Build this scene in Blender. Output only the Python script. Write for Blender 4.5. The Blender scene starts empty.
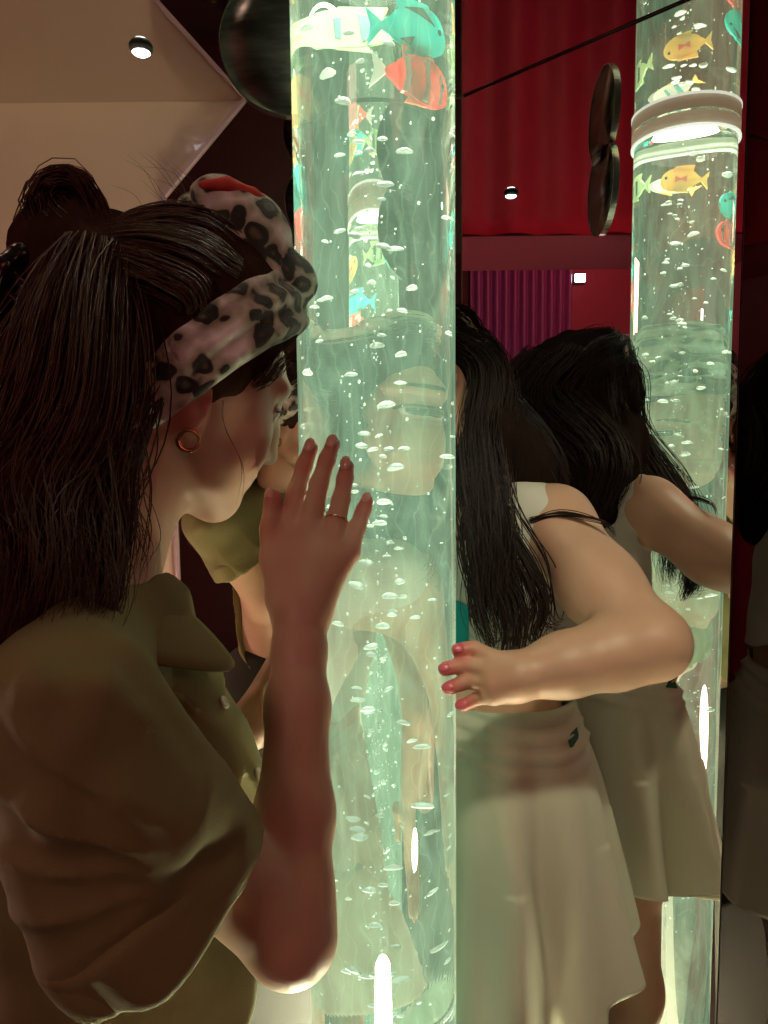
import bpy, bmesh, math, random
import numpy as np
from mathutils import Vector, Matrix, Quaternion

random.seed(7)
rng = np.random.default_rng(11)
SC = bpy.context.scene
COL = SC.collection
PI = math.pi

# ------------------------------------------------------------------ camera
FPX = 740.0
EYE = Vector((0, 0, 1.4))
PITCH = math.atan((512 - 443) / FPX)
ROLL = -0.0106
cam_d = bpy.data.cameras.new('camera')
cam = bpy.data.objects.new('camera', cam_d)
COL.objects.link(cam)
cam_d.sensor_fit = 'VERTICAL'
cam_d.sensor_height = 36
cam_d.sensor_width = 27
cam_d.lens = 36 * FPX / 1024
cam_d.clip_start = 0.02
CAMR = Matrix.Rotation(PI / 2 - PITCH, 3, 'X') @ Matrix.Rotation(ROLL, 3, 'Z')
cam.matrix_world = Matrix.Translation(EYE) @ CAMR.to_4x4()
SC.camera = cam


def at(px, py, Y):
    """the world point at depth Y (metres ahead of the eye) seen at a pixel of the photograph"""
    d = CAMR @ Vector(((px - 384) / FPX, (512 - py) / FPX, -1))
    return EYE + d * (Y / d.y)


# ------------------------------------------------------------------ materials
def new_mat(name):
    m = bpy.data.materials.new(name)
    m.use_nodes = True
    nt = m.node_tree
    return m, nt, nt.nodes['Principled BSDF']


def mat(name, col, rough=0.6, metal=0.0, noise=0.0, nscale=30.0, bump=0.0, bscale=200.0, spec=0.5, sss=0.0,
        coat=0.0, col2=None, stretch=None):
    m, nt, b = new_mat(name)
    b.inputs['Roughness'].default_value = rough
    b.inputs['Metallic'].default_value = metal
    b.inputs['Specular IOR Level'].default_value = spec
    if coat:
        b.inputs['Coat Weight'].default_value = coat
        b.inputs['Coat Roughness'].default_value = 0.05
    if sss:
        b.inputs['Subsurface Weight'].default_value = sss
        b.inputs['Subsurface Radius'].default_value = (1.0, 0.35, 0.2)
        b.inputs['Subsurface Scale'].default_value = 0.012
    tc = nt.nodes.new('ShaderNodeTexCoord')
    vec = tc.outputs['Object']
    if stretch:
        mp = nt.nodes.new('ShaderNodeMapping')
        mp.inputs['Scale'].default_value = stretch
        nt.links.new(vec, mp.inputs['Vector'])
        vec = mp.outputs['Vector']
    n = nt.nodes.new('ShaderNodeTexNoise')
    n.inputs['Scale'].default_value = nscale
    n.inputs['Detail'].default_value = 4
    nt.links.new(vec, n.inputs['Vector'])
    r = nt.nodes.new('ShaderNodeMix')
    r.data_type = 'RGBA'
    c2 = col2 or [max(0, c * (1 - noise)) for c in col]
    r.inputs['A'].default_value = (*col, 1)
    r.inputs['B'].default_value = (*c2, 1)
    nt.links.new(n.outputs['Fac'], r.inputs['Factor'])
    nt.links.new(r.outputs['Result'], b.inputs['Base Color'])
    if bump:
        n2 = nt.nodes.new('ShaderNodeTexNoise')
        n2.inputs['Scale'].default_value = bscale
        n2.inputs['Detail'].default_value = 3
        nt.links.new(vec, n2.inputs['Vector'])
        bp = nt.nodes.new('ShaderNodeBump')
        bp.inputs['Strength'].default_value = bump
        bp.inputs['Distance'].default_value = 0.002
        nt.links.new(n2.outputs['Fac'], bp.inputs['Height'])
        nt.links.new(bp.outputs['Normal'], b.inputs['Normal'])
    return m


def emit_mat(name, col, s):
    m, nt, b = new_mat(name)
    b.inputs['Base Color'].default_value = (0.8, 0.8, 0.8, 1)
    b.inputs['Emission Color'].default_value = (*col, 1)
    b.inputs['Emission Strength'].default_value = s
    return m


# ------------------------------------------------------------------ objects
def tag(o, label=None, cat=None, group=None, kind=None):
    if label: o['label'] = label
    if cat: o['category'] = cat
    if group: o['group'] = group
    if kind: o['kind'] = kind
    return o


def empty(name, loc, rot=(0, 0, 0)):
    o = bpy.data.objects.new(name, None)
    COL.objects.link(o)
    o.location = loc
    o.rotation_euler = rot
    o.empty_display_size = 0.05
    return o


def link(name, me, m, parent=None, smooth=True):
    o = bpy.data.objects.new(name, me)
    COL.objects.link(o)
    for mm in (m if isinstance(m, (list, tuple)) else [m]):
        me.materials.append(mm)
    if smooth:
        me.polygons.foreach_set('use_smooth', np.ones(len(me.polygons), dtype=bool))
    if parent is not None:
        bpy.context.view_layer.update()
        o.parent = parent
        o.matrix_parent_inverse = parent.matrix_world.inverted()
    return o


def mesh_np(name, V, F):
    """mesh from an (n,3) array and an (m,3|4) array"""
    me = bpy.data.meshes.new(name)
    V = np.asarray(V, dtype=np.float32); F = np.asarray(F, dtype=np.int32)
    k = F.shape[1]
    me.vertices.add(len(V)); me.vertices.foreach_set('co', V.ravel())
    me.loops.add(F.size); me.loops.foreach_set('vertex_index', F.ravel())
    me.polygons.add(len(F))
    me.polygons.foreach_set('loop_start', np.arange(0, F.size, k, dtype=np.int32))
    me.update(calc_edges=True)
    me.validate()
    return me


def from_bm(name, bm):
    me = bpy.data.meshes.new(name)
    bm.normal_update()
    bm.to_mesh(me); bm.free()
    return me


def box_bm(lo, hi, bevel=0.0, bm=None):
    bm2 = bmesh.new()
    lo = Vector(lo); hi = Vector(hi)
    bmesh.ops.create_cube(bm2, size=1)
    for v in bm2.verts:
        v.co = Vector([(lo[i] + hi[i]) / 2 + v.co[i] * (hi[i] - lo[i]) for i in range(3)])
    if bevel:
        bmesh.ops.bevel(bm2, geom=bm2.edges[:], offset=bevel, segments=2, affect='EDGES', profile=0.5)
    return bm2


def prism(poly, axis_o, axis_u, axis_v, depth, bevel=0.0):
    """closed polygon (u,v) placed at axis_o with unit axes u, v, extruded by the vector depth"""
    bm = bmesh.new()
    o = Vector(axis_o); u = Vector(axis_u); v = Vector(axis_v); d = Vector(depth)
    a = [bm.verts.new(o + u * p[0] + v * p[1]) for p in poly]
    b = [bm.verts.new(o + u * p[0] + v * p[1] + d) for p in poly]
    n = len(poly)
    bm.faces.new(a); bm.faces.new(b[::-1])
    for i in range(n):
        bm.faces.new((a[i], b[i], b[(i + 1) % n], a[(i + 1) % n]))
    bmesh.ops.recalc_face_normals(bm, faces=bm.faces[:])
    if bevel:
        bmesh.ops.bevel(bm, geom=bm.edges[:], offset=bevel, segments=2, affect='EDGES', profile=0.5)
    return bm


def lathe(profile, center, seg=64, closed=False):
    """profile: list of (radius, z); closed joins last to first (a ring)"""
    bm = bmesh.new()
    rings = []
    for r, z in profile:
        if r < 1e-6:
            rings.append([bm.verts.new((center[0], center[1], center[2] + z))])
        else:
            rings.append([bm.verts.new((center[0] + r * math.cos(2 * PI * i / seg), center[1] + r * math.sin(2 * PI * i / seg),
                                        center[2] + z)) for i in range(seg)])
    pairs = list(zip(rings[:-1], rings[1:]))
    if closed: pairs.append((rings[-1], rings[0]))
    for a, b in pairs:
        for i in range(seg):
            j = (i + 1) % seg
            if len(a) == 1 and len(b) == 1: continue
            if len(a) == 1: bm.faces.new((a[0], b[j], b[i]))
            elif len(b) == 1: bm.faces.new((a[i], a[j], b[0]))
            else: bm.faces.new((a[i], a[j], b[j], b[i]))
    bmesh.ops.recalc_face_normals(bm, faces=bm.faces[:])
    return bm


def tubes(paths, radii, sides=5, caps=True):
    """many tapered tubes in one mesh: paths = list of (n,3) arrays, radii = list of (n,) arrays"""
    VV, FF, base = [], [], 0
    ang = np.arange(sides) * 2 * PI / sides
    ca, sa = np.cos(ang), np.sin(ang)
    for p, r in zip(paths, radii):
        p = np.asarray(p, float); r = np.asarray(r, float) * np.ones(len(p))
        t = np.gradient(p, axis=0)
        t /= np.linalg.norm(t, axis=1)[:, None] + 1e-9
        ref = np.array([0.31, 0.52, 0.79])
        if abs(np.dot(t[0], ref)) > 0.9: ref = np.array([0.9, -0.3, 0.1])
        u = np.cross(t, ref); u /= np.linalg.norm(u, axis=1)[:, None] + 1e-9
        v = np.cross(t, u)
        ring = p[:, None, :] + r[:, None, None] * (ca[None, :, None] * u[:, None, :] + sa[None, :, None] * v[:, None, :])
        n = len(p)
        VV.append(ring.reshape(-1, 3))
        i = np.arange(n - 1)[:, None] * sides
        j = np.arange(sides)[None, :]
        k = (np.arange(sides)[None, :] + 1) % sides
        q = np.stack([i + j, i + k, i + sides + k, i + sides + j], -1).reshape(-1, 4) + base
        FF.append(q)
        base += n * sides
    return np.concatenate(VV), np.concatenate(FF)


def spline(pts, n):
    """Catmull-Rom through pts, n samples"""
    P = np.array([list(p) for p in pts], float)
    P = np.vstack([2 * P[0] - P[1], P, 2 * P[-1] - P[-2]])
    m = len(P) - 3
    out = []
    for s in np.linspace(0, m - 1e-6, n):
        i = int(s); t = s - i
        a, b, c, d = P[i:i + 4]
        out.append(0.5 * ((2 * b) + (c - a) * t + (2 * a - 5 * b + 4 * c - d) * t * t + (3 * b - a - 3 * c + d) * t ** 3))
    return np.array(out)


# ------------------------------------------------------------------ implicit modelling
class SDF:
    def __init__(s, lo, hi, h):
        s.lo = np.array(lo, np.float32); s.h = h
        s.n = np.ceil((np.array(hi) - np.array(lo)) / h).astype(int) + 1
        s.D = np.full(s.n, 0.5, np.float32)
        s.ax = [s.lo[i] + np.arange(s.n[i], dtype=np.float32) * h for i in range(3)]

    def _box(s, lo, hi):
        a = np.maximum(np.floor((np.array(lo) - s.lo) / s.h).astype(int), 0)
        b = np.minimum(np.ceil((np.array(hi) - s.lo) / s.h).astype(int) + 1, s.n)
        if np.any(b <= a): return None, None
        sl = tuple(slice(a[i], b[i]) for i in range(3))
        return sl, (s.ax[0][sl[0]][:, None, None], s.ax[1][sl[1]][None, :, None], s.ax[2][sl[2]][None, None, :])

    def _put(s, sl, d, k, op):
        D = s.D[sl]
        if op == '-':
            d = -d
            if k > 0:
                h = np.maximum(k - np.abs(D - d), 0) / k
                s.D[sl] = np.maximum(D, d) + h * h * k / 4
            else: s.D[sl] = np.maximum(D, d)
        else:
            if k > 0:
                h = np.maximum(k - np.abs(D - d), 0) / k
                s.D[sl] = np.minimum(D, d) - h * h * k / 4
            else: s.D[sl] = np.minimum(D, d)

    def cone(s, a, b, ra, rb, k=0.02, op='+'):
        a = np.array(a, float); b = np.array(b, float)
        m = k + 4 * s.h + 0.01
        lo = np.minimum(a - ra, b - rb) - m; hi = np.maximum(a + ra, b + rb) + m
        sl, X = s._box(lo, hi)
        if sl is None: return s
        ba = b - a; L = float(ba @ ba) + 1e-12
        t = np.clip(((X[0] - a[0]) * ba[0] + (X[1] - a[1]) * ba[1] + (X[2] - a[2]) * ba[2]) / L, 0, 1)
        d = np.sqrt((X[0] - a[0] - t * ba[0]) ** 2 + (X[1] - a[1] - t * ba[1]) ** 2 + (X[2] - a[2] - t * ba[2]) ** 2) - (ra + (rb - ra) * t)
        s._put(sl, d.astype(np.float32), k, op)
        return s

    def chain(s, pts, rad, k=0.02, op='+'):
        for i in range(len(pts) - 1):
            s.cone(pts[i], pts[i + 1], rad[i], rad[i + 1], k, op)
        return s

    def ell(s, c, r, R=None, k=0.02, op='+'):
        c = np.array(c, float); r = np.array(r, float) * np.ones(3)
        R = np.eye(3) if R is None else np.array(R)
        ext = np.sqrt(((R * r[None, :]) ** 2).sum(1)) + k + 4 * s.h + 0.01
        sl, X = s._box(c - ext, c + ext)
        if sl is None: return s
        x, y, z = X[0] - c[0], X[1] - c[1], X[2] - c[2]
        q = [R[0, i] * x + R[1, i] * y + R[2, i] * z for i in range(3)]
        k0 = np.sqrt(sum((q[i] / r[i]) ** 2 for i in range(3)))
        k1 = np.sqrt(sum((q[i] / r[i] ** 2) ** 2 for i in range(3))) + 1e-6
        d = k0 * (k0 - 1) / k1
        s._put(sl, d.astype(np.float32), k, op)
        return s

    def keep(s, fn, k=0.0):
        """intersect with the region where fn(x,y,z) < 0"""
        d = fn(s.ax[0][:, None, None], s.ax[1][None, :, None], s.ax[2][None, None, :]).astype(np.float32)
        if k > 0:
            h = np.maximum(k - np.abs(s.D - d), 0) / k
            s.D = np.maximum(s.D, d) + h * h * k / 4
        else: s.D = np.maximum(s.D, d)
        return s

    def warp(s, fn):
        s.D = s.D + fn(s.ax[0][:, None, None], s.ax[1][None, :, None], s.ax[2][None, None, :]).astype(np.float32)
        return s

    def mesh(s, name, smooth=1):
        D = s.D
        for ax in range(3):
            for e in (0, -1):
                sl = [slice(None)] * 3; sl[ax] = e
                D[tuple(sl)] = np.maximum(D[tuple(sl)], 0.01)
        S = D < 0
        nx, ny, nz = D.shape
        cnt = np.zeros((nx - 1, ny - 1, nz - 1), np.int8)
        for i in (0, 1):
            for j in (0, 1):
                for k in (0, 1):
                    cnt += S[i:nx - 1 + i, j:ny - 1 + j, k:nz - 1 + k]
        cell = (cnt > 0) & (cnt < 8)
        ci = np.argwhere(cell)
        idx = np.full(cell.shape, -1, np.int32)
        idx[cell] = np.arange(len(ci))
        pos = np.zeros((len(ci), 3), np.float32); num = np.zeros(len(ci), np.float32)
        C = [(i, j, k) for i in (0, 1) for j in (0, 1) for k in (0, 1)]
        for a in C:
            for ax in range(3):
                if a[ax] == 1: continue
                b = list(a); b[ax] = 1
                d0 = D[ci[:, 0] + a[0], ci[:, 1] + a[1], ci[:, 2] + a[2]]
                d1 = D[ci[:, 0] + b[0], ci[:, 1] + b[1], ci[:, 2] + b[2]]
                x = (d0 < 0) != (d1 < 0)
                t = np.where(x, d0 / np.where(x, d0 - d1, 1), 0)
                p = np.array(a, np.float32)[None, :].repeat(len(ci), 0)
                p[:, ax] += t
                pos += p * x[:, None]; num += x
        V = s.lo + (ci + pos / np.maximum(num, 1)[:, None]) * s.h
        F = []
        for ax in range(3):
            u, v = (ax + 1) % 3, (ax + 2) % 3
            s0 = [slice(None)] * 3; s1 = [slice(None)] * 3
            s0[ax] = slice(0, -1); s1[ax] = slice(1, None)
            for q in (u, v):
                s0[q] = slice(1, -1); s1[q] = slice(1, -1)
            A, B = S[tuple(s0)], S[tuple(s1)]
            e = np.argwhere(A != B)
            if len(e) == 0: continue
            flip = A[e[:, 0], e[:, 1], e[:, 2]]
            e = e.copy(); e[:, u] += 1; e[:, v] += 1
            def g(du, dv):
                c = e.copy(); c[:, u] -= du; c[:, v] -= dv
                return idx[c[:, 0], c[:, 1], c[:, 2]]
            q = np.stack([g(1, 1), g(0, 1), g(0, 0), g(1, 0)], -1)
            q[~flip] = q[~flip][:, ::-1]
            F.append(q)
        F = np.concatenate(F)
        F = F[(F >= 0).all(1)]
        # light Laplacian smoothing
        for _ in range(smooth):
            acc = np.zeros_like(V); n = np.zeros(len(V), np.float32)
            for i in range(4):
                a, b = F[:, i], F[:, (i + 1) % 4]
                for c in range(3):
                    acc[:, c] += np.bincount(a, V[b, c], len(V)) + np.bincount(b, V[a, c], len(V))
                n += np.bincount(a, minlength=len(V)) + np.bincount(b, minlength=len(V))
            V = V * 0.5 + 0.5 * acc / np.maximum(n, 1)[:, None]
        return mesh_np(name, V, F)


def frame(f, up):
    """3x3 numpy rotation, columns = forward, left, up"""
    f = Vector(f).normalized(); up = Vector(up)
    l = up.cross(f).normalized(); u = f.cross(l).normalized()
    return np.array([[f[i], l[i], u[i]] for i in range(3)])


def strand_mesh(guides, seed=1, sides=4):
    """guides: list of dict(pts, n, r0 (bundle radius), r1, w (strand radius), wave, taper) -> V, F"""
    g = np.random.default_rng(seed)
    paths, rads = [], []
    for G in guides:
        m = G.get('m', 22)
        c = spline(G['pts'], m)
        t = np.gradient(c, axis=0); t /= np.linalg.norm(t, axis=1)[:, None] + 1e-9
        u = np.cross(t, np.array(G.get('flat', (0.2, 0.9, 0.3)))); u /= np.linalg.norm(u, axis=1)[:, None] + 1e-9
        v = np.cross(t, u)
        s = np.linspace(0, 1, m)
        rr = G['r0'] + (G['r1'] - G['r0']) * s
        if 'belly' in G: rr = rr + G['belly'] * np.sin(PI * s)
        for _ in range(G['n']):
            a = g.uniform(0, 2 * PI); q = math.sqrt(g.uniform(0, 1))
            ex = G.get('asp', 1.0)
            du, dv = q * math.cos(a), q * math.sin(a) * ex
            wv = G.get('wave', 0.0); ph = g.uniform(0, 0.9) + G.get('ph', 0); fr = G.get('freq', 2.0) * g.uniform(0.9, 1.1)
            w1 = wv * np.sin(2 * PI * (fr * s) + ph) * s; w2 = wv * np.cos(2 * PI * fr * s * 0.8 + ph) * s
            jit = G.get('jit', 0.004)
            j1 = jit * g.normal() * np.sin(PI * s * g.uniform(0.7, 2.2)); j2 = jit * g.normal() * np.sin(PI * s * g.uniform(0.7, 2.2))
            p = c + u * (du * rr + w1 + j1)[:, None] + v * (dv * rr + w2 + j2)[:, None]
            L = int(m * g.uniform(G.get('lmin', 0.85), 1.0))
            p = p[:max(L, 5)]
            k = len(p)
            w = G['w'] * g.uniform(0.7, 1.25) * (1 - np.linspace(0, 1, k) ** 4 * G.get('taper', 0.85))
            paths.append(p); rads.append(w)
    return tubes(paths, rads, sides)
# ================================================================== the alcove
H0 = 1.4
CEIL = H0 + 0.538
BOT = H0 - 0.89
YB = 1.2155                     # back mirror plane
AC = 1.344                      # angled mirror plane: x + y = AC
JX = AC - YB                    # joint of back and angled mirror
EX, EY = 0.433, 0.911           # joint of angled and right mirror
DD = Vector((0.24, -0.97, 0)).normalized()

M_beige = mat('cream_gloss_paint', (0.70, 0.47, 0.36), rough=0.28, noise=0.1, nscale=3, coat=0.35)
M_burg = mat('burgundy_paint', (0.20, 0.028, 0.050), rough=0.45, noise=0.3, nscale=4)
M_dark = mat('dark_red_paint', (0.10, 0.014, 0.02), rough=0.5, noise=0.3, nscale=3)
M_floor = mat('dark_carpet', (0.10, 0.07, 0.07), rough=0.95, noise=0.5, nscale=60, bump=0.4, bscale=400)
M_pad = mat('grey_vinyl', (0.055, 0.052, 0.045), rough=0.5, noise=0.15, nscale=20)
M_edge = mat('pink_edge_trim', (0.5, 0.3, 0.33), rough=0.35)
M_grey = mat('grey_plastic', (0.18, 0.18, 0.18), rough=0.4)
M_black = mat('black_plastic', (0.012, 0.011, 0.011), rough=0.35)
M_chrome = mat('bright_metal', (0.75, 0.73, 0.68), rough=0.18, metal=1.0)


def mirror_mat(name, col, rough=0.0, smear=0.0):
    m, nt, b = new_mat(name)
    b.inputs['Metallic'].default_value = 1.0
    b.inputs['Base Color'].default_value = (*col, 1)
    b.inputs['Roughness'].default_value = rough
    return m


M_mirror = mirror_mat('silvered_acrylic', (0.80, 0.77, 0.74))
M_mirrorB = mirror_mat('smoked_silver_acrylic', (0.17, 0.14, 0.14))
M_mirrorC = mirror_mat('ceiling_silver_acrylic', (0.72, 0.68, 0.66))


def struct(name, bm, m, smooth=False):
    return tag(link(name, from_bm(name, bm), m, smooth=smooth), kind='structure')


TH = 0.004
# back wall (cream), angled wall, right wall carry the mirrors
struct('wall_back', box_bm((-1.05, YB + 0.006, 0), (JX + 0.05, YB + 0.06, CEIL + .03)), M_beige)
nA = Vector((-1, -1, 0)).normalized()
uA = Vector((1, -1, 0)).normalized()
J = Vector((JX, YB, 0)); E = Vector((EX, EY, 0))
LA = (E - J).length
struct('wall_angled', prism([(0, 0), (LA + 0.02, 0), (LA + 0.02, CEIL), (0, CEIL)], J - nA * 0.006, uA, (0, 0, 1), -nA * 0.05), M_dark)
nD = Vector((-0.97, -0.24, 0)).normalized()
struct('wall_right', prism([(0, 0), (0.78, 0), (0.78, CEIL), (0, CEIL)], E - nD * 0.007, DD, (0, 0, 1), -nD * 0.05), M_dark)


def mirror(name, poly, o, u, n, m, label, edge=M_grey):
    t = empty(name, o)
    link('reflective_sheet', from_bm(name, prism(poly, Vector(o) + Vector(n) * 0.0, u, (0, 0, 1), -Vector(n) * TH)), m, t, smooth=False)
    # thin black back trim line along each panel
    bm = prism(poly, Vector(o) - Vector(n) * 0.0042, u, (0, 0, 1), -Vector(n) * 0.0015)
    link('backing', from_bm(name + '_b', bm), edge, t, smooth=False)
    tag(t, label, 'mirror', 'alcove mirror panels')
    return t


pl = at(182, 640, YB)
xl = pl.x
zc = at(183, 197, YB).z
# chamfered top-left corner
xt = xl + (CEIL - zc) / 1.12
mirror('wall_mirror', [(xl, BOT), (JX - 0.001, BOT), (JX - 0.001, CEIL - 0.002), (xt, CEIL - 0.002), (xl, zc)], (0, YB, 0), (1, 0, 0), (0, -1, 0), M_mirror,
       'tall mirror with a cut corner on the cream wall behind the woman and the tube')
g = 0.0012
mirror('wall_mirror', [(g, BOT), (LA - g, BOT), (LA - g, CEIL - 0.002), (g, CEIL - 0.002)], J, uA, nA, M_mirror,
       'tall angled mirror behind the girl that reflects her back and the tube')
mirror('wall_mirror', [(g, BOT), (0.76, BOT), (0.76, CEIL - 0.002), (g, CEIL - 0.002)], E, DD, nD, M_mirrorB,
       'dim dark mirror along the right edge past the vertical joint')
# pink edge trim along the cut mirror's free edge
bm = prism([(xl - 0.006, BOT), (xl, BOT), (xl, zc), (xt, CEIL - 0.002), (xt - 0.007, CEIL - 0.002), (xl - 0.006, zc + 0.004)], (0, YB, 0), (1, 0, 0), (0, 0, 1), (0, -0.006, 0))
struct('trim_1', bm, M_edge)

# kick pads below the mirrors
struct('baseboard_back', box_bm((-1.05, YB - 0.02, 0), (JX + 0.01, YB + 0.004, BOT - 0.002), 0.004), M_pad)
struct('baseboard_angled', prism([(0.012, 0), (LA - 0.004, 0), (LA - 0.004, BOT - 0.002), (0.012, BOT - 0.002)], J, uA, (0, 0, 1), nA * 0.02), M_pad)
struct('baseboard_right', prism([(0.022, 0), (0.76, 0), (0.76, BOT - 0.002), (0.022, BOT - 0.002)], E, DD, (0, 0, 1), nD * 0.02), M_pad)

# ceiling of the alcove: cream, with a mirrored part above the tube
XM = -0.66
struct('ceiling', box_bm((-1.05, 0.25, CEIL), (XM - 0.002, YB + 0.06, CEIL + 0.03)), M_burg)
cp = [(XM, 0.25), (0.62, 0.25), (0.62, 0.5), (EX + 0.01, EY), (JX, YB + .0055), (XM, YB + .0055)]
t = empty('ceiling_mirror', (0.1, 0.8, CEIL))
link('reflective_sheet', from_bm('cm', prism(cp, (0, 0, CEIL + 0.001), (1, 0, 0), (0, 1, 0), (0, 0, TH))), M_mirrorC, t, smooth=False)
link('backing', from_bm('cmb', prism(cp, (0, 0, CEIL + 0.0055), (1, 0, 0), (0, 1, 0), (0, 0, 0.012))), M_grey, t, smooth=False)
tag(t, 'mirrored ceiling panel the tube runs up to, above the angled joint line', 'mirror', 'alcove mirror panels')

# the room beyond
RX0, RX1, RY0, RY1, RZ = -2.4, 2.2, -2.4, 2.0, 2.6
struct('floor', box_bm((RX0, RY0, -0.05), (RX1, RY1, 0)), M_floor)
struct('ceiling_room', box_bm((RX0, RY0, RZ), (RX1, RY1, RZ + 0.05)), M_dark)
struct('wall_left', box_bm((RX0 - 0.06, RY0, 0), (RX0, RY1, RZ)), M_burg)
struct('wall_far_right', box_bm((RX1, RY0, 0), (RX1 + 0.06, RY1, RZ)), M_dark)
struct('wall_front', box_bm((RX0, RY0 - 0.06, 0), (RX1, RY0, RZ)), M_dark)
struct('wall_rear', box_bm((RX0, RY1, 0), (RX1, RY1 + 0.06, RZ)), M_burg)

# red drape along the left wall, seen in the angled mirror
M_drape = mat('red_velvet', (0.42, 0.016, 0.05), rough=0.7, noise=0.25, nscale=6)
bm = bmesh.new()
NU, NV = 150, 16
grid = []
for i in range(NU + 1):
    s = i / NU
    yy = -1.9 + 3.4 * s
    row = []
    for j in range(NV + 1):
        q = j / NV
        fold = (0.035 * math.sin(s * 92) + 0.02 * math.sin(s * 41 + 1.3)) * (0.5 + 0.5 * q)
        row.append(bm.verts.new((RX0 + 0.13 + fold, yy, 1.50 - 1.48 * q)))
    grid.append(row)
for i in range(NU):
    for j in range(NV):
        bm.faces.new((grid[i][j], grid[i + 1][j], grid[i + 1][j + 1], grid[i][j + 1]))
me = from_bm('drape', bm)
o = link('curtain', me, M_drape)
sm = o.modifiers.new('s', 'SOLIDIFY'); sm.thickness = 0.004
tag(o, 'red velvet drape with deep folds along the far wall, seen only in the mirrors', 'curtain')

# round dark mirror under the ceiling, left of the tube
M_disc = mirror_mat('dark_mirror_glass', (0.10, 0.10, 0.085), 0.28)
nt = M_disc.node_tree; b = nt.nodes['Principled BSDF']
tc = nt.nodes.new('ShaderNodeTexCoord'); n1 = nt.nodes.new('ShaderNodeTexNoise'); n1.inputs['Scale'].default_value = 22; n1.inputs['Detail'].default_value = 6
mp = nt.nodes.new('ShaderNodeMapping'); mp.inputs['Scale'].default_value = (0.6, 1, 2.2)
nt.links.new(tc.outputs['Object'], mp.inputs['Vector']); nt.links.new(mp.outputs['Vector'], n1.inputs['Vector'])
cr = nt.nodes.new('ShaderNodeValToRGB'); cr.color_ramp.elements[0].position = 0.4; cr.color_ramp.elements[1].position = 0.75
cr.color_ramp.elements[0].color = (0.06, 0.06, 0.05, 1); cr.color_ramp.elements[1].color = (0.28, 0.28, 0.22, 1)
nt.links.new(n1.outputs['Fac'], cr.inputs['Fac']); nt.links.new(cr.outputs['Color'], b.inputs['Base Color'])
dc = at(291, 42, 0.922)
dr = 68 / FPX * 0.922
t = empty('round_mirror', dc)
Rm = Matrix.Translation(dc) @ Matrix.Rotation(PI / 2, 4, 'X')


def disc_part(prof, closed=False):
    bm = lathe(prof, (0, 0, 0), 72, closed)
    bm.transform(Rm)
    bmesh.ops.bisect_plane(bm, geom=bm.verts[:] + bm.edges[:] + bm.faces[:], plane_co=(0, 0, CEIL - .001), plane_no=(0, 0, 1), clear_outer=True)
    return from_bm('disc', bm)


link('glass', disc_part([(0, 0.006), (dr * 0.5, 0.005), (dr * 0.985, 0.001), (dr * 0.985, -0.006), (0, -0.006)]), M_disc, t)
link('rim', disc_part([(dr * 0.985, 0.003), (dr, 0.003), (dr, -0.008), (dr * 0.985, -0.008)], True), M_chrome, t, smooth=False)
link('bracket', from_bm('br', box_bm((dc.x - .03, dc.y + .0085, CEIL - .012), (dc.x + .01, dc.y + .016, CEIL - .0005), .001)), M_grey, t)
tag(t, 'round dark mirror disc under the ceiling behind the left side of the tube', 'mirror')

# small lamps of the room seen as white glints
M_lamp = emit_mat('white_lamp', (0.85, 0.88, 1.0), 9.0)


def wall_lamp(loc, size, nrm, label):
    n = Vector(nrm).normalized()
    t = empty('wall_lamp', loc)
    t.rotation_euler = n.to_track_quat('Z', 'Y').to_euler()
    bpy.context.view_layer.update()
    M4 = t.matrix_world
    bm = box_bm((-size, -size * 0.8, -0.02), (size, size * 0.8, 0), 0.004); bm.transform(M4)
    link('housing', from_bm('lh', bm), M_grey, t, smooth=False)
    bm = box_bm((-size * 0.85, -size * 0.65, 0.0005), (size * 0.85, size * 0.65, 0.006), 0.002); bm.transform(M4)
    link('diffuser', from_bm('ld', bm), M_lamp, t, smooth=False)
    tag(t, label, 'lamp', 'small white lamps of the room')


def refl_A(px, py, X):
    """point at plane x = X that the angled mirror shows at a pixel"""
    d = CAMR @ Vector(((px - 384) / FPX, (512 - py) / FPX, -1))
    tt = AC / (d.x + d.y)
    p = EYE + d * tt
    r = Vector((-d.y, -d.x, d.z))
    return p + r * ((X - p.x) / r.x)


wall_lamp(refl_A(580, 278, RX0 + 0.022), 0.03, (1, 0, 0), 'small white lamp high on the burgundy wall above the red drape, seen mirrored')
p = refl_A(560, 600, RX0 + 0.23); p.z = 1.06; p.y = refl_A(588, 278, RX0).y
wall_lamp(p, 0.035, (1, 0.1, 0.2), 'small white lamp glowing in front of the red drape, seen mirrored')
# small glowing disc added in place of a glint in the ceiling
d = CAMR @ Vector(((141 - 384) / FPX, (512 - 48) / FPX, -1))
p = EYE + d * ((CEIL - EYE.z) / d.z)
r = Vector((d.x, d.y, -d.z))
t = empty('ceiling_glint_disc', p)
bm = lathe([(0, -.006), (.013, -.006), (.016, -.001), (0, -.001)], p, 24)
link('housing', from_bm('ch', bm), M_pad, t)
bm = lathe([(0, -.0085), (.009, -.0085), (.012, -.0062), (0, -.0062)], p, 24)
link('diffuser', from_bm('cd', bm), M_lamp, t)
tag(t, 'tiny added glowing disc in place of a glint on the ceiling above the woman', 'lamp')

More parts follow.
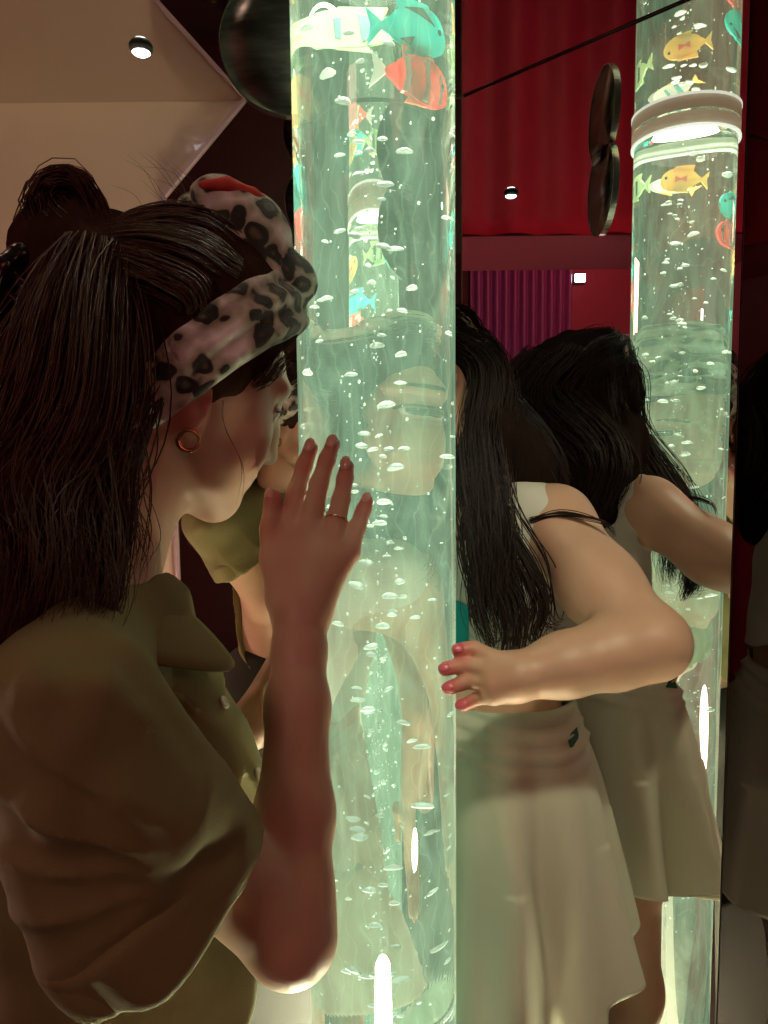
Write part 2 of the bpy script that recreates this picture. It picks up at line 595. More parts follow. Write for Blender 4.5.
# violet shimmer curtain with blue fairy lights on the far wall, seen in the angled mirror
M_violet = mat('violet_foil', (0.22, 0.05, 0.20), rough=0.35, noise=0.5, nscale=14, stretch=(1, 6, 0.6))
c0 = refl_A(470, 230, RX0 + .05); c1 = refl_A(572, 230, RX0 + .05)
ya, yb = sorted((c0.y, c1.y))
bm = bmesh.new(); rows = []
zt_ = refl_A(500, 196, RX0 + .05).z; zl_ = refl_A(500, 440, RX0 + .05).z + .1
for i in range(81):
    s_ = i / 80
    rows.append([bm.verts.new((RX0 + .05 + .012 * math.sin(s_ * 70), ya + (yb - ya) * s_, zt_ + (zl_ - zt_) * j / 10)) for j in range(11)])
for i in range(80):
    for j in range(10): bm.faces.new((rows[i][j], rows[i + 1][j], rows[i + 1][j + 1], rows[i][j + 1]))
o = link('foil_curtain', from_bm('foil', bm), M_violet)
so = o.modifiers.new('s', 'SOLIDIFY'); so.thickness = .003
tag(o, 'violet shimmering curtain panel on the burgundy wall, seen in the angled mirror', 'curtain')
M_blue = emit_mat('blue_bulb', (0.08, 0.25, 1.0), 3.0)
fl0 = refl_A(483, 213, RX0 + .085)
t = empty('fairy_lights', fl0)
pts = []
for k_ in range(18):
    q = k_ / 17
    p = refl_A(483 + 80 * q, 212 + 38 * q + 4 * math.sin(k_ * 2.4), RX0 + .085)
    pts.append(p)
    bm = bmesh.new(); bmesh.ops.create_uvsphere(bm, u_segments=10, v_segments=6, radius=.009 if k_ < 5 else .006)
    bm.transform(Matrix.Translation(p))
    link('bulb', from_bm('bulb', bm), M_blue, t)
V, F = tubes([np.array([list(p) for p in pts]) + [-.008, 0, 0.006]], [np.full(18, .002)], 5)
link('wire', mesh_np('wire', V, F), M_black, t)
tag(t, 'string of tiny blue fairy lights across the violet curtain', 'fairy lights')
# ================================================================== the bubble tube
TX, TY, TR = -0.0066, 0.810, 0.085
ZB = 0.115
TC = Vector((TX, TY, 0))

m, nt, b = new_mat('lit_water')
b.inputs['Base Color'].default_value = (0.93, 1.0, 0.95, 1)
b.inputs['Transmission Weight'].default_value = 1.0
b.inputs['IOR'].default_value = 1.33
b.inputs['Roughness'].default_value = 0.0
tc = nt.nodes.new('ShaderNodeTexCoord')
mp = nt.nodes.new('ShaderNodeMapping'); mp.inputs['Scale'].default_value = (1, 1, 0.35)
nt.links.new(tc.outputs['Object'], mp.inputs['Vector'])
ns = nt.nodes.new('ShaderNodeTexNoise'); ns.inputs['Scale'].default_value = 26; ns.inputs['Detail'].default_value = 7
ns.inputs['Distortion'].default_value = 1.6
nt.links.new(mp.outputs['Vector'], ns.inputs['Vector'])
# hair-fine wiping scratches, the glow they catch put into the emission
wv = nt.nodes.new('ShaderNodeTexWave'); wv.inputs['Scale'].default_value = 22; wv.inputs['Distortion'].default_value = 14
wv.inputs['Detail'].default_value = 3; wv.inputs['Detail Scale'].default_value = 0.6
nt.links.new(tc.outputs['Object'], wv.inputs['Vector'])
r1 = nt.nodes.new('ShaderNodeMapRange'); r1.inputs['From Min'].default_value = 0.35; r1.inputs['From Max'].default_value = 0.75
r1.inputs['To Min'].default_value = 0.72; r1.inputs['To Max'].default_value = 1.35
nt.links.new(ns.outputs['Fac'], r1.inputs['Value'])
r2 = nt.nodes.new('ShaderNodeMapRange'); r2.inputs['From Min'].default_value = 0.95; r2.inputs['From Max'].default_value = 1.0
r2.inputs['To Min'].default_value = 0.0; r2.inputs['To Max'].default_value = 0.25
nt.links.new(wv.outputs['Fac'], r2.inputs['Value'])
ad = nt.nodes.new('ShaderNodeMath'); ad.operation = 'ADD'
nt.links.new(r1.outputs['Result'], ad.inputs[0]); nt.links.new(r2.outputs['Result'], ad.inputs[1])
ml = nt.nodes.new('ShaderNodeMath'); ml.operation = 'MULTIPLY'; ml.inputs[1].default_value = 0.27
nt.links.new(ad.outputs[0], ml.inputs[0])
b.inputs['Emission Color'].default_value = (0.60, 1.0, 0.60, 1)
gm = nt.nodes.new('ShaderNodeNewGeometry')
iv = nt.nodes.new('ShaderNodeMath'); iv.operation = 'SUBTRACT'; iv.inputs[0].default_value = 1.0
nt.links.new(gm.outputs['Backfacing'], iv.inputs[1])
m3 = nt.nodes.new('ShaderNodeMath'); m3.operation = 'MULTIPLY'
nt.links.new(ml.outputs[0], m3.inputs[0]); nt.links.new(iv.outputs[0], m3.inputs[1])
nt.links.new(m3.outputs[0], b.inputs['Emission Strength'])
M_water = m

tube = empty('bubble_tube', (TX, TY, 0))
link('water_column', from_bm('wc', lathe([(0, ZB), (TR, ZB), (TR, CEIL - 0.030), (TR, CEIL - 0.004), (0, CEIL - 0.004)], TC, 96)), M_water, tube)
M_ring = emit_mat('cream_collar_painted_glow', (1.0, 0.74, 0.42), 0.18)  # the collar's backlight is put in as emission of its own
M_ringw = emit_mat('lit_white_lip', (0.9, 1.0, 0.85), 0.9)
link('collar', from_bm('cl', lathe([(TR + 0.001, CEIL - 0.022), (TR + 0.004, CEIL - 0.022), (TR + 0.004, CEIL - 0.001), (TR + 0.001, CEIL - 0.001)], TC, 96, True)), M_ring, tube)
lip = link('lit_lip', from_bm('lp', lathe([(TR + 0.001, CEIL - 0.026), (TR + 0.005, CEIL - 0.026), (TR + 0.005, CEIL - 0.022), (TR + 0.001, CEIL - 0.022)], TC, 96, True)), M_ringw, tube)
link('base', from_bm('bs', lathe([(0, 0), (0.128, 0), (0.128, 0.02), (0.124, 0.03), (0.122, 0.075), (0.115, 0.08), (TR + 0.002, 0.0805), (TR + 0.002, ZB - 0.001), (0, ZB - 0.001)], TC, 72)), M_grey, tube)
M_led = emit_mat('led_ring_light', (1.0, 0.98, 0.62), 450.0)
link('led_ring', from_bm('lr', lathe([(0.090, 0.0825), (0.112, 0.0815), (0.112, 0.090), (0.090, 0.092)], TC, 72, True)), M_led, tube)
tag(tube, 'tall clear bubble tube full of glowing green water between the woman and the girl', 'bubble tube')


def lamp(name, kind, loc, power, col, size=0.1, target=None, sizey=None, spread=None, spot=None):
    l = bpy.data.lights.new(name, kind)
    l.energy = power; l.color = col
    if kind == 'AREA':
        l.size = size
        if sizey: l.shape = 'RECTANGLE'; l.size_y = sizey
        else: l.shape = 'DISK'
        if spread: l.spread = spread
    else:
        l.shadow_soft_size = size
        if spot: l.spot_size = spot; l.spot_blend = 0.6
    o = bpy.data.objects.new(name, l)
    COL.objects.link(o)
    o.location = loc
    if target is not None:
        o.rotation_euler = (Vector(target) - Vector(loc)).to_track_quat('-Z', 'Y').to_euler()
    return o


# LED at the foot of the water, shining up through it
o = lamp('tube_led', 'AREA', (TX, TY, ZB + 0.01), 55.0, (0.85, 1.0, 0.72), 0.15, (TX, TY, 2.0))
o.data.spread = math.radians(120)

# ------------------------------------------------------------------ bubbles
M_bub = mat('bubble_white', (0.92, 0.97, 0.92), rough=0.15, noise=0.05, spec=0.8)


def bubble_mesh(name, seed):
    bm = bmesh.new()
    bmesh.ops.create_icosphere(bm, subdivisions=2, radius=1)
    g = np.random.default_rng(seed)
    a, b2, ph = g.uniform(0.8, 1.15), g.uniform(0.35, 0.62), g.uniform(0, 6)
    for v in bm.verts:
        w = 1 + 0.14 * math.sin(3 * math.atan2(v.co.y, v.co.x) + ph)
        v.co = Vector((v.co.x * a * w, v.co.y * w, v.co.z * b2 - 0.18 * (v.co.x ** 2 + v.co.y ** 2)))
    me = from_bm(name, bm)
    me.materials.append(M_bub)
    me.polygons.foreach_set('use_smooth', np.ones(len(me.polygons), dtype=bool))
    return me


bms = [bubble_mesh('bubble_%d' % i, i) for i in range(6)]
gb = np.random.default_rng(5)
for i in range(150):
    z = gb.uniform(0.66, CEIL - 0.05)
    a = gb.uniform(0, 2 * PI); rr = 0.066 * math.sqrt(gb.uniform(0, 1))
    if gb.uniform() < 0.4: rr *= 0.35
    s = 0.0036 + 0.0040 * gb.uniform() ** 1.5
    o = bpy.data.objects.new('air_bubble', bms[i % 6])
    COL.objects.link(o)
    o.location = (TX + rr * math.cos(a), TY + rr * math.sin(a), z)
    o.rotation_euler = (gb.normal() * 0.2, gb.normal() * 0.2, gb.uniform(0, 6))
    o.scale = (s, s, s)
    tag(o, 'white flattened air bubble rising in the lit water of the tube', 'bubble', 'air bubbles in the bubble tube')
# the finest bubbles
VV, FF, nb = [], [], 0
bm = bmesh.new(); bmesh.ops.create_icosphere(bm, subdivisions=1, radius=1)
ev = np.array([v.co[:] for v in bm.verts]); ef = np.array([[v.index for v in f.verts] for f in bm.faces]); bm.free()
for i in range(620):
    z = gb.uniform(0.5, CEIL - 0.02); a = gb.uniform(0, 2 * PI); rr = 0.075 * math.sqrt(gb.uniform(0, 1))
    if i < 170: rr = 0.012 * gb.uniform(); z = gb.uniform(0.6, CEIL - 0.1)
    s = gb.uniform(0.0005, 0.0013)
    VV.append(ev * [s, s, s * gb.uniform(0.8, 2.2)] + [TX + rr * math.cos(a), TY + rr * math.sin(a), z]); FF.append(ef + nb); nb += len(ev)
o = link('fine_bubbles', mesh_np('fb', np.concatenate(VV), np.concatenate(FF)), M_bub)
tag(o, 'mist of the finest bubbles scattered through the tube water', 'bubbles', kind='stuff')

# ------------------------------------------------------------------ fish
M_fred = mat('fish_red', (0.80, 0.03, 0.04), rough=0.35)
M_fwhite = mat('fish_white', (0.85, 0.85, 0.78), rough=0.35)
M_fteal = mat('fish_teal', (0.0, 0.55, 0.50), rough=0.35)
M_fdark = mat('fish_dark', (0.02, 0.06, 0.06), rough=0.35)
M_forange = mat('fish_orange', (0.9, 0.55, 0.18), rough=0.35, col2=(0.9, 0.8, 0.3), nscale=14)
M_fcream = mat('fish_cream', (0.85, 0.88, 0.6), rough=0.35, col2=(0.6, 0.8, 0.5), nscale=14)
M_forred = mat('fish_coral', (0.85, 0.22, 0.12), rough=0.35)


for _m in (M_fred, M_fwhite, M_fteal, M_fdark, M_forange, M_fcream, M_forred):
    nt = _m.node_tree; b = nt.nodes['Principled BSDF']; out = nt.nodes['Material Output']
    tr = nt.nodes.new('ShaderNodeBsdfTranslucent')
    nt.links.new(b.inputs['Base Color'].links[0].from_socket, tr.inputs['Color'])
    mx = nt.nodes.new('ShaderNodeMixShader'); mx.inputs[0].default_value = 0.5
    nt.links.new(b.outputs[0], mx.inputs[1]); nt.links.new(tr.outputs[0], mx.inputs[2]); nt.links.new(mx.outputs[0], out.inputs['Surface'])
o = lamp('collar_led', 'AREA', (TX, TY, CEIL - 0.012), 5.0, (0.9, 1.0, 0.8), 0.08, (TX, TY, 0))


def body_outline(L, hgt, n=28):
    pts = []
    for i in range(n):
        t = 2 * PI * i / n
        x = 0.5 * L * math.cos(t)
        y = 0.5 * hgt * math.sin(t) * (1 - 0.25 * math.cos(t) * -1) * (0.72 + 0.28 * (1 - ((x / L + 0.5) - 0.6) ** 2))
        if x < -0.35 * L: y *= 0.75
        pts.append((x, y))
    return pts


def fish(theta, z, L, kind, label, heading=1, tilt=0.0, rho=0.072):
    """a little plastic fish floating just inside the wall at angle theta"""
    r = Vector((math.cos(theta), math.sin(theta), 0))
    tg = Vector((-math.sin(theta), math.cos(theta), 0)) * heading
    u = (tg * math.cos(tilt) + Vector((0, 0, 1)) * math.sin(tilt)).normalized()
    n = r
    v = n.cross(u).normalized()
    if v.z < 0: v = -v
    c = TC + r * rho + Vector((0, 0, z))
    hgt = L * 0.42
    t = empty('toy_fish', c)

    def bend(bm):
        for w in bm.verts:
            q = w.co - TC; zz = w.co.z
            lat = (w.co - c).dot(tg)
            dep = (w.co - c).dot(r)
            an = theta + heading * lat / rho
            w.co = TC + Vector((math.cos(an), math.sin(an), 0)) * (rho + dep) + Vector((0, 0, zz))
        return bm

    def part(name, poly, m, off, th):
        bm = prism(poly, c + n * (off - th / 2), u, v, n * th)
        bmesh.ops.triangulate(bm, faces=[f for f in bm.faces if len(f.verts) > 4])
        es = [e for e in bm.edges if (e.verts[0].co - e.verts[1].co).length > L * 0.1]
        bmesh.ops.subdivide_edges(bm, edges=es, cuts=2, use_grid_fill=False)
        return link(name, from_bm(name, bend(bm)), m, t, smooth=False)
    cols = {'clown': (M_fred, M_fwhite, M_forred), 'teal': (M_fteal, M_fdark, M_fteal), 'orange': (M_forange, M_forred, M_forange),
            'cream': (M_fcream, M_fdark, M_fcream), 'moor': (M_fwhite, M_fdark, M_forange)}[kind]
    part('body', body_outline(L * 0.74, hgt), cols[0], 0, 0.006)
    part('tail_fin', [(-0.33 * L, 0.0), (-0.5 * L, 0.17 * L), (-0.46 * L, 0.0), (-0.5 * L, -0.17 * L)], M_fwhite if kind == 'clown' else cols[2], 0, 0.004)
    part('dorsal_fin', [(-0.2 * L, 0.15 * L), (-0.22 * L, 0.27 * L), (0.12 * L, 0.25 * L), (0.2 * L, 0.13 * L), (0, 0.17 * L)], cols[2], 0, 0.004)
    part('belly_fin', [(-0.1 * L, -0.15 * L), (-0.16 * L, -0.25 * L), (0.08 * L, -0.23 * L), (0.12 * L, -0.15 * L)], cols[2], 0, 0.004)
    if kind == 'clown':
        for x0, w, hh in ((-0.17, 0.055, 0.16), (0.04, 0.06, 0.19), (0.235, 0.05, 0.14)):
            part('stripe', [((x0 + w * s_ * 0.5 + 0.03 * (1 - abs(2 * q - 1))) * L, (2 * q - 1) * hh * L) for s_, qs in ((1, (0, .25, .5, .75, 1)), (-1, (1, .75, .5, .25, 0))) for q in qs], cols[1], 0, 0.0075)
    elif kind == 'teal':
        part('patch', [(-0.14 * L, 0.17 * L), (0.2 * L, 0.08 * L), (0.05 * L, 0.2 * L)], cols[1], 0, 0.0075)
        part('patch', [(-0.2 * L, -0.12 * L), (-0.05 * L, -0.08 * L), (-0.1 * L, -0.17 * L)], cols[1], 0, 0.0075)
    elif kind == 'orange':
        part('patch', [(-0.1 * L, 0.07 * L), (0, 0.02 * L), (0.1 * L, 0.07 * L), (0.1 * L, -0.05 * L), (0, -0.01 * L), (-0.1 * L, -0.05 * L)], cols[1], 0, 0.0075)
    else:
        part('patch', [(-0.12 * L, 0.15 * L), (-0.02 * L, 0.16 * L), (-0.08 * L, -0.15 * L), (-0.14 * L, -0.1 * L)], cols[1], 0, 0.0075)
        part('patch', [(0.1 * L, 0.12 * L), (0.15 * L, 0.1 * L), (0.12 * L, -0.12 * L), (0.08 * L, -0.13 * L)], cols[1], 0, 0.0075)
    bm = bmesh.new(); bmesh.ops.create_uvsphere(bm, u_segments=12, v_segments=8, radius=L * 0.028, matrix=Matrix.Translation(c + u * L * 0.27 + v * L * 0.05 + n * 0.003))
    link('eye', from_bm('eye', bend(bm)), M_fdark, t)
    tag(t, label, 'toy fish', 'plastic fish near the top of the tube')
    return t


ZF = CEIL
fish(math.radians(-55), ZF - 0.145, 0.098, 'teal', 'teal toy fish floating above the red striped fish at the tube top', 1, 0.05)
fish(math.radians(-52), ZF - 0.190, 0.100, 'clown', 'red and white striped toy fish just under the teal one', 1, -0.08)
fish(math.radians(25), ZF - 0.105, 0.085, 'orange', 'orange toy fish with a red bow mark, seen in the angled mirror', 1, 0.1)
fish(math.radians(100), ZF - 0.095, 0.085, 'cream', 'pale green toy fish on the far side of the tube', 1, 0.1)
fish(math.radians(-168), ZF - 0.080, 0.055, 'moor', 'white toy fish with dark bands at the left edge of the tube top', -1, 0.5)
# ================================================================== people: shared pieces
def skin_mat(name, col, lipcol):
    m = mat(name, col, rough=0.45, noise=0.12, nscale=25, bump=0.12, bscale=700, sss=0.18)
    nt = m.node_tree; b = nt.nodes['Principled BSDF']
    at_ = nt.nodes.new('ShaderNodeAttribute'); at_.attribute_name = 'flush_glow'
    src = b.inputs['Base Color'].links[0].from_socket
    mx = nt.nodes.new('ShaderNodeMix'); mx.data_type = 'RGBA'
    mx.inputs['B'].default_value = (*lipcol, 1)
    nt.links.new(src, mx.inputs['A']); nt.links.new(at_.outputs['Fac'], mx.inputs['Factor'])
    nt.links.new(mx.outputs['Result'], b.inputs['Base Color'])
    return m


def flush_glow(me, spots):
    n = len(me.vertices); co = np.zeros(n * 3, np.float32); me.vertices.foreach_get('co', co); co = co.reshape(-1, 3)
    f = np.zeros(n, np.float32)
    for c, r, v in spots:
        r = np.array(r, float) * np.ones(3)
        d = np.sqrt((((co - np.array(c)) / r) ** 2).sum(1))
        f = np.maximum(f, v * np.clip(1.6 - d * 1.1, 0, 1))
    a = me.attributes.new('flush_glow', 'FLOAT', 'POINT'); a.data.foreach_set('value', f)


def add_head(S, C, R, s=1.0, nose=1.0, smile=0.0):
    C = np.array(C)
    W = lambda x, y, z: C + R @ np.array([x, y, z]) * s
    e = lambda c, r, k=0.015, op='+', rot=None: S.ell(W(*c), np.array(r) * s, R if rot is None else R @ rot, k * s, op)
    e((-.012, 0, .03), (.098, .074, .086))
    e((.03, 0, -.02), (.058, .062, .075), .03)
    S.chain([W(-.005, .052, -.055), W(.032, .044, -.086), W(.062, .012, -.106), W(.062, -.012, -.106), W(.032, -.044, -.086), W(-.005, -.052, -.055)],
            np.array([.018, .018, .016, .016, .018, .018]) * s, .03 * s)
    e((.04, 0, -.08), (.045, .042, .032), .025)
    for q in (-1, 1):
        e((.062, q * .036, -.028), (.022, .024, .022), .02)          # cheek bones
        e((.060 + .004 * smile, q * .036, -.052), (.022, .022, .024), .02)
        e((.074, q * .024, .033), (.014, .03, .011), .015)              # brow
    for q in (-1, 1):
        e((.099, q * .033, .006), (.016, .02, .013), .012, '-')         # eye sockets
    S.chain([W(.084, 0, .018), W(.094, 0, -.01), W(.088 + .019 * nose, 0, -.036)], np.array([.008, .009, .0115]) * s, .012 * s)
    for q in (-1, 1):
        e((.086 + .004 * nose, q * .013, -.04), (.011, .008, .008), .008)
    e((.082, 0, -.066), (.012, .028, .014), .015)
    e((.0885, 0, -.0645), (.0085, .021, .0055), .005)
    e((.0855, 0, -.0755), (.0085, .018, .006), .005)
    e((.101, 0, -.0698), (.013, .024, .0016), .003, '-')
    e((.068, 0, -.103), (.016, .019, .015), .015)
    for q in (-1, 1):                                                     # ears
        rot = np.array(Matrix.Rotation(q * 0.35, 3, 'Z')) @ np.array(Matrix.Rotation(-0.2, 3, 'Y'))
        e((-.012, q * .074, -.024), (.017, .007, .031), .006, '+', rot)
        e((-.006, q * .081, -.022), (.009, .006, .018), .004, '-', rot)
        e((-.006, q * .072, -.05), (.008, .006, .009), .005)
    return W


def eyes(parent, W, s, iris_m, white_m, brow_m, R, skinname):
    for q in (-1, 1):
        bm = bmesh.new()
        bmesh.ops.create_uvsphere(bm, u_segments=20, v_segments=14, radius=.0125 * s)
        p = Vector(W(.0740, q * .032, .005))
        bm.transform(Matrix.Translation(p))
        e = link('eye', from_bm('eye', bm), white_m, parent)
        f = Vector(R[:, 0])
        bm = bmesh.new()
        bmesh.ops.create_uvsphere(bm, u_segments=16, v_segments=10, radius=1)
        bm.transform(Matrix.Translation(p + f * .0098 * s) @ f.to_track_quat('Z', 'Y').to_matrix().to_4x4() @ Matrix.Diagonal((.0062 * s, .0062 * s, .0034 * s, 1)))
        link('iris', from_bm('iris', bm), iris_m, e)
        # lids
        bm = bmesh.new()
        bmesh.ops.create_uvsphere(bm, u_segments=24, v_segments=18, radius=.0136 * s)
        bmesh.ops.delete(bm, geom=[v for v in bm.verts if v.co.z < .0035 * s], context='VERTS')
        bm.transform(Matrix.Translation(p) @ Matrix([list(R[i]) for i in range(3)]).to_4x4() @ Matrix.Rotation(.12, 4, 'Y'))
        link('eyelid', from_bm('lid', bm), bpy.data.materials[skinname], parent)
        bm = bmesh.new()
        bmesh.ops.create_uvsphere(bm, u_segments=24, v_segments=18, radius=.0133 * s)
        bmesh.ops.delete(bm, geom=[v for v in bm.verts if v.co.z > -.0062 * s], context='VERTS')
        bm.transform(Matrix.Translation(p) @ Matrix([list(R[i]) for i in range(3)]).to_4x4())
        link('eyelid', from_bm('lid', bm), bpy.data.materials[skinname], parent)
        # lashes and brow
        pts = [W(.079 + .009 * math.sin(PI * t), q * (.019 + .026 * t), .0065 + .005 * math.sin(PI * t)) for t in np.linspace(0, 1, 9)]
        V, F = tubes([np.array(pts)], [np.full(9, .0013 * s)], 6)
        link('eyelash', mesh_np('lid', V, F), brow_m, parent)
        pts = [W(.0925 - .018 * t * t, q * (.012 + .038 * t), .031 + .005 * math.sin(PI * t)) for t in np.linspace(0, 1, 9)]
        V, F = tubes([np.array(pts)], [np.array([.0015, .0022, .0025, .0025, .0024, .0022, .0018, .0013, .0007]) * s], 6)
        link('eyebrow', mesh_np('brow', V, F), brow_m, parent)


def nail(parent, p, q, up, m, r=.0052):
    """a fingernail near the end of the last bone p -> q on the side 'up'"""
    p = Vector(p); q = Vector(q); d = (q - p).normalized(); n = Vector(up); n = (n - d * n.dot(d)).normalized()
    bm = bmesh.new(); bmesh.ops.create_uvsphere(bm, u_segments=14, v_segments=8, radius=1)
    M = Matrix.Identity(3); x = d.cross(n)
    for i in range(3): M[i][0], M[i][1], M[i][2] = x[i], d[i], n[i]
    bm.transform(Matrix.Translation(q + n * .0062 + d * .001) @ M.to_4x4() @ Matrix.Diagonal((r, r * 1.35, .0022, 1)))
    link('fingernail', from_bm('nail', bm), m, parent)


def torus_bm(c, n, R, r, seg=48, sides=10, stretch=None):
    n = Vector(n).normalized(); q = n.to_track_quat('Z', 'Y').to_matrix()
    pts = [Vector(c) + q @ Vector((R * math.cos(a), R * math.sin(a), 0)) for a in np.linspace(0, 2 * PI, seg + 1)]
    rr = np.full(seg + 1, r) if stretch is None else np.array(stretch)
    return tubes([np.array([list(p) for p in pts])], [rr], sides)


M_eyew = mat('eye_white', (0.75, 0.72, 0.66), rough=0.2)
M_irisd = mat('iris_dark_brown', (0.03, 0.015, 0.008), rough=0.1)


def hair_base_mat(name, c1, c2):
    return mat(name, c1, rough=0.9, col2=c2, nscale=160, stretch=(1, 1, 0.06), spec=0.02, bump=.5, bscale=260)


def hair_mat(name, c1, c2, rough=0.55):
    m = mat(name, c1, rough=rough, col2=c2, nscale=120, stretch=(1, 1, 0.08), spec=0.22)
    return m
# ================================================================== the woman
M_wskin = skin_mat('fair_skin', (0.70, 0.44, 0.31), (0.50, 0.12, 0.10))
M_nail = mat('natural_nail', (0.70, 0.40, 0.33), rough=0.2, coat=0.4)
M_shirt = mat('olive_linen', (0.26, 0.235, 0.095), rough=0.85, noise=0.25, nscale=18, bump=0.35, bscale=900)
M_whair = hair_mat('auburn_brown_hair', (0.10, 0.042, 0.026), (0.045, 0.020, 0.013))
M_wtrous = mat('dark_trousers', (0.03, 0.028, 0.022), rough=0.9)

WS = .875
WR = frame((.80, .4255, -.4226), (0, 0, 1))
WC = np.array(at(208, 444, .645)) - WR @ np.array([-.004, -.083, -.066]) * WS + np.array([-.014, -.010, .003])
Wl = lambda x, y, z: WC + WR @ np.array([x, y, z]) * WS

woman = empty('person', (-.34, .52, 0))
B = SDF((-.58, .34, .80), (.05, .92, 1.62), .0028)
add_head(B, WC, WR, WS, nose=.75, smile=1.0)
A = lambda *t: np.array(at(*t))
NB = A(88, 600, .61)
B.chain([Wl(-.035, 0, -.06), Wl(-.05, 0, -.11) * .5 + NB * .5, NB], [.050, .049, .055], .04)
F_ = np.array([.82, .57, 0]); L_ = np.array([-.57, .82, 0])
SR = A(70, 716, .465); SL = SR + L_ * .325
MID = (SR + SL) / 2
TR_ = np.array([[F_[i], L_[i], 0] for i in range(3)]); TR_[2, 2] = 1
B.cone(SR, NB + [0, 0, -.02], .042, .040, .03); B.cone(SL, NB + [0, 0, -.02], .042, .040, .03)
RIB = MID + F_ * .048 + [0, 0, -.15]
B.ell(RIB, (.08, .115, .16), TR_, .03)
WAI = RIB - F_ * .03 + [0, 0, -.22]
B.cone(RIB, WAI, .085, .085, .03)
# right arm: shoulder, elbow, wrist
ER = A(291, 938, .515); WRI = A(300, 622, .64)
B.chain([SR, SR * .45 + ER * .55, ER], [.042, .036, .031], .02)
fa = lambda t: ER * (1 - t) + WRI * t
B.chain([ER, fa(.12) + [-.001, 0, 0], fa(.35), fa(.7), fa(.9), WRI], [.0305, .0300, .0295, .0250, .0215, .0200], .015)
# right hand seen from its back
k = lambda *t: A(*t)
fing = {
    'index': [k(286, 540, .690), k(296, 492, .716), k(304, 466, .727), k(311, 448, .733)],
    'middle': [k(309, 530, .690), k(319, 484, .712), k(327, 460, .722), k(333, 444, .727)],
    'ring': [k(332, 537, .684), k(341, 500, .704), k(345, 479, .712), k(347, 466, .716)],
    'little': [k(348, 552, .677), k(357, 528, .693), k(363, 511, .702), k(367, 501, .707)],
    'thumb': [k(282, 598, .660), k(271, 560, .678), k(270, 530, .690), k(273, 497, .699)],
}
frad = {'index': [.0120, .0088, .0080, .0074], 'middle': [.0120, .0090, .0082, .0075], 'ring': [.0115, .0086, .0079, .0072],
        'little': [.011, .0080, .0072, .0066], 'thumb': [.0135, .0105, .0095, .0085]}
PALM = (fing['index'][0] + fing['little'][0] + WRI) / 3
for nm in ('index', 'middle', 'ring', 'little', 'thumb'):
    f0 = fing[nm][0]
    B.cone(WRI + (f0 - WRI) * .12, f0, .0165 if nm != 'thumb' else .017, frad[nm][0], .014)
B.cone(WRI + (PALM - WRI) * .3, PALM, .018, .015, .02)
B.cone(fing['thumb'][0], fing['index'][0], .012, .010, .012)
for nm in fing:
    B.chain(fing[nm], frad[nm], .0045)
# left arm reaching to the far side of the tube
EL = A(95, 830, .70); WL = A(256, 722, .745)
B.chain([SL, SL * .5 + EL * .5, EL], [.05, .042, .035], .02)
B.chain([EL, EL * .65 + WL * .35, WL], [.035, .034, .023], .015)
lf = []
for i, (y0, z0, y1, z1, r) in enumerate([(.757, 1.185, .768, 1.245, .0088), (.776, 1.185, .795, 1.252, .009), (.795, 1.178, .822, 1.24, .0086), (.810, 1.165, .846, 1.215, .0074)]):
    def tx(y, rr): return TX - math.sqrt(max((TR + rr + .001) ** 2 - (y - TY) ** 2, 0))
    kn = np.array([tx(y0, r) - .010, y0, z0]); mid = np.array([tx((y0 + y1) / 2, r) - .006, (y0 + y1) / 2, (z0 + z1) / 2]); tip = np.array([tx(y1, r), y1, z1])
    B.cone(WL, kn, .017, .012, .014); B.chain([kn, mid, tip], [.0115, r, r * .85], .0045); lf.append((mid, tip))
B.chain([WL + [0, 0, .01], np.array([-.112, .728, 1.165]), np.array([-.098, .735, 1.20])], [.015, .011, .009], .01)
me = B.mesh('woman_body', 1)
flush_glow(me, [(Wl(.092, 0, -.064), (.012, .024, .008), .8), (Wl(.09, 0, -.0755), (.012, .02, .008), .8),
           (Wl(.075, -.035, -.04), (.03, .025, .025), .25), (Wl(.075, .035, -.04), (.03, .025, .025), .25), (Wl(-.01, -.076, -.04), (.02, .02, .03), .5)]
      + [(fing[n][3], .016, .8) for n in fing] + [(fing[n][2], .014, .5) for n in fing])  # fingers: red of light shining through them, put into the colour
link('body', me, M_wskin, woman)
tag(woman, 'woman in an olive shirt and leopard print headband pressing her hands to the tube', 'person')
eyes(woman, lambda *p: Wl(*p), WS, mat('iris_grey', (0.08, 0.10, 0.09), rough=0.1), M_eyew, M_whair, WR, 'fair_skin')
back = np.array([-.25, -.9, .3])
for nm in fing:
    nail(woman, fing[nm][2], fing[nm][3], back if nm != 'thumb' else np.array([-.5, -.8, .2]), M_nail, .0056 if nm != 'little' else .0045)

# ring and bracelet-free jewellery
V, F = torus_bm(fing['ring'][0] * .55 + fing['ring'][1] * .45, fing['ring'][1] - fing['ring'][0], .0105, .0011)
M_gold = mat('worn_gold', (0.72, 0.48, 0.26), rough=0.25, metal=1.0)
link('finger_ring', mesh_np('ring', V, F), M_gold, woman)
st = .0012 + .0016 * np.abs(np.sin(np.linspace(0, PI, 49)))
eh = Wl(-.004, -.083, -.066)
V, F = torus_bm(eh, np.array([.25, -1, .1]), .0088, .002, stretch=st)
link('earring', mesh_np('earring', V, F), M_gold, woman)
V, F = torus_bm(Wl(-.004, .083, -.066), np.array([-.9, .8, .1]), .0088, .002, stretch=st)
link('earring', mesh_np('earring', V, F), M_gold, woman)

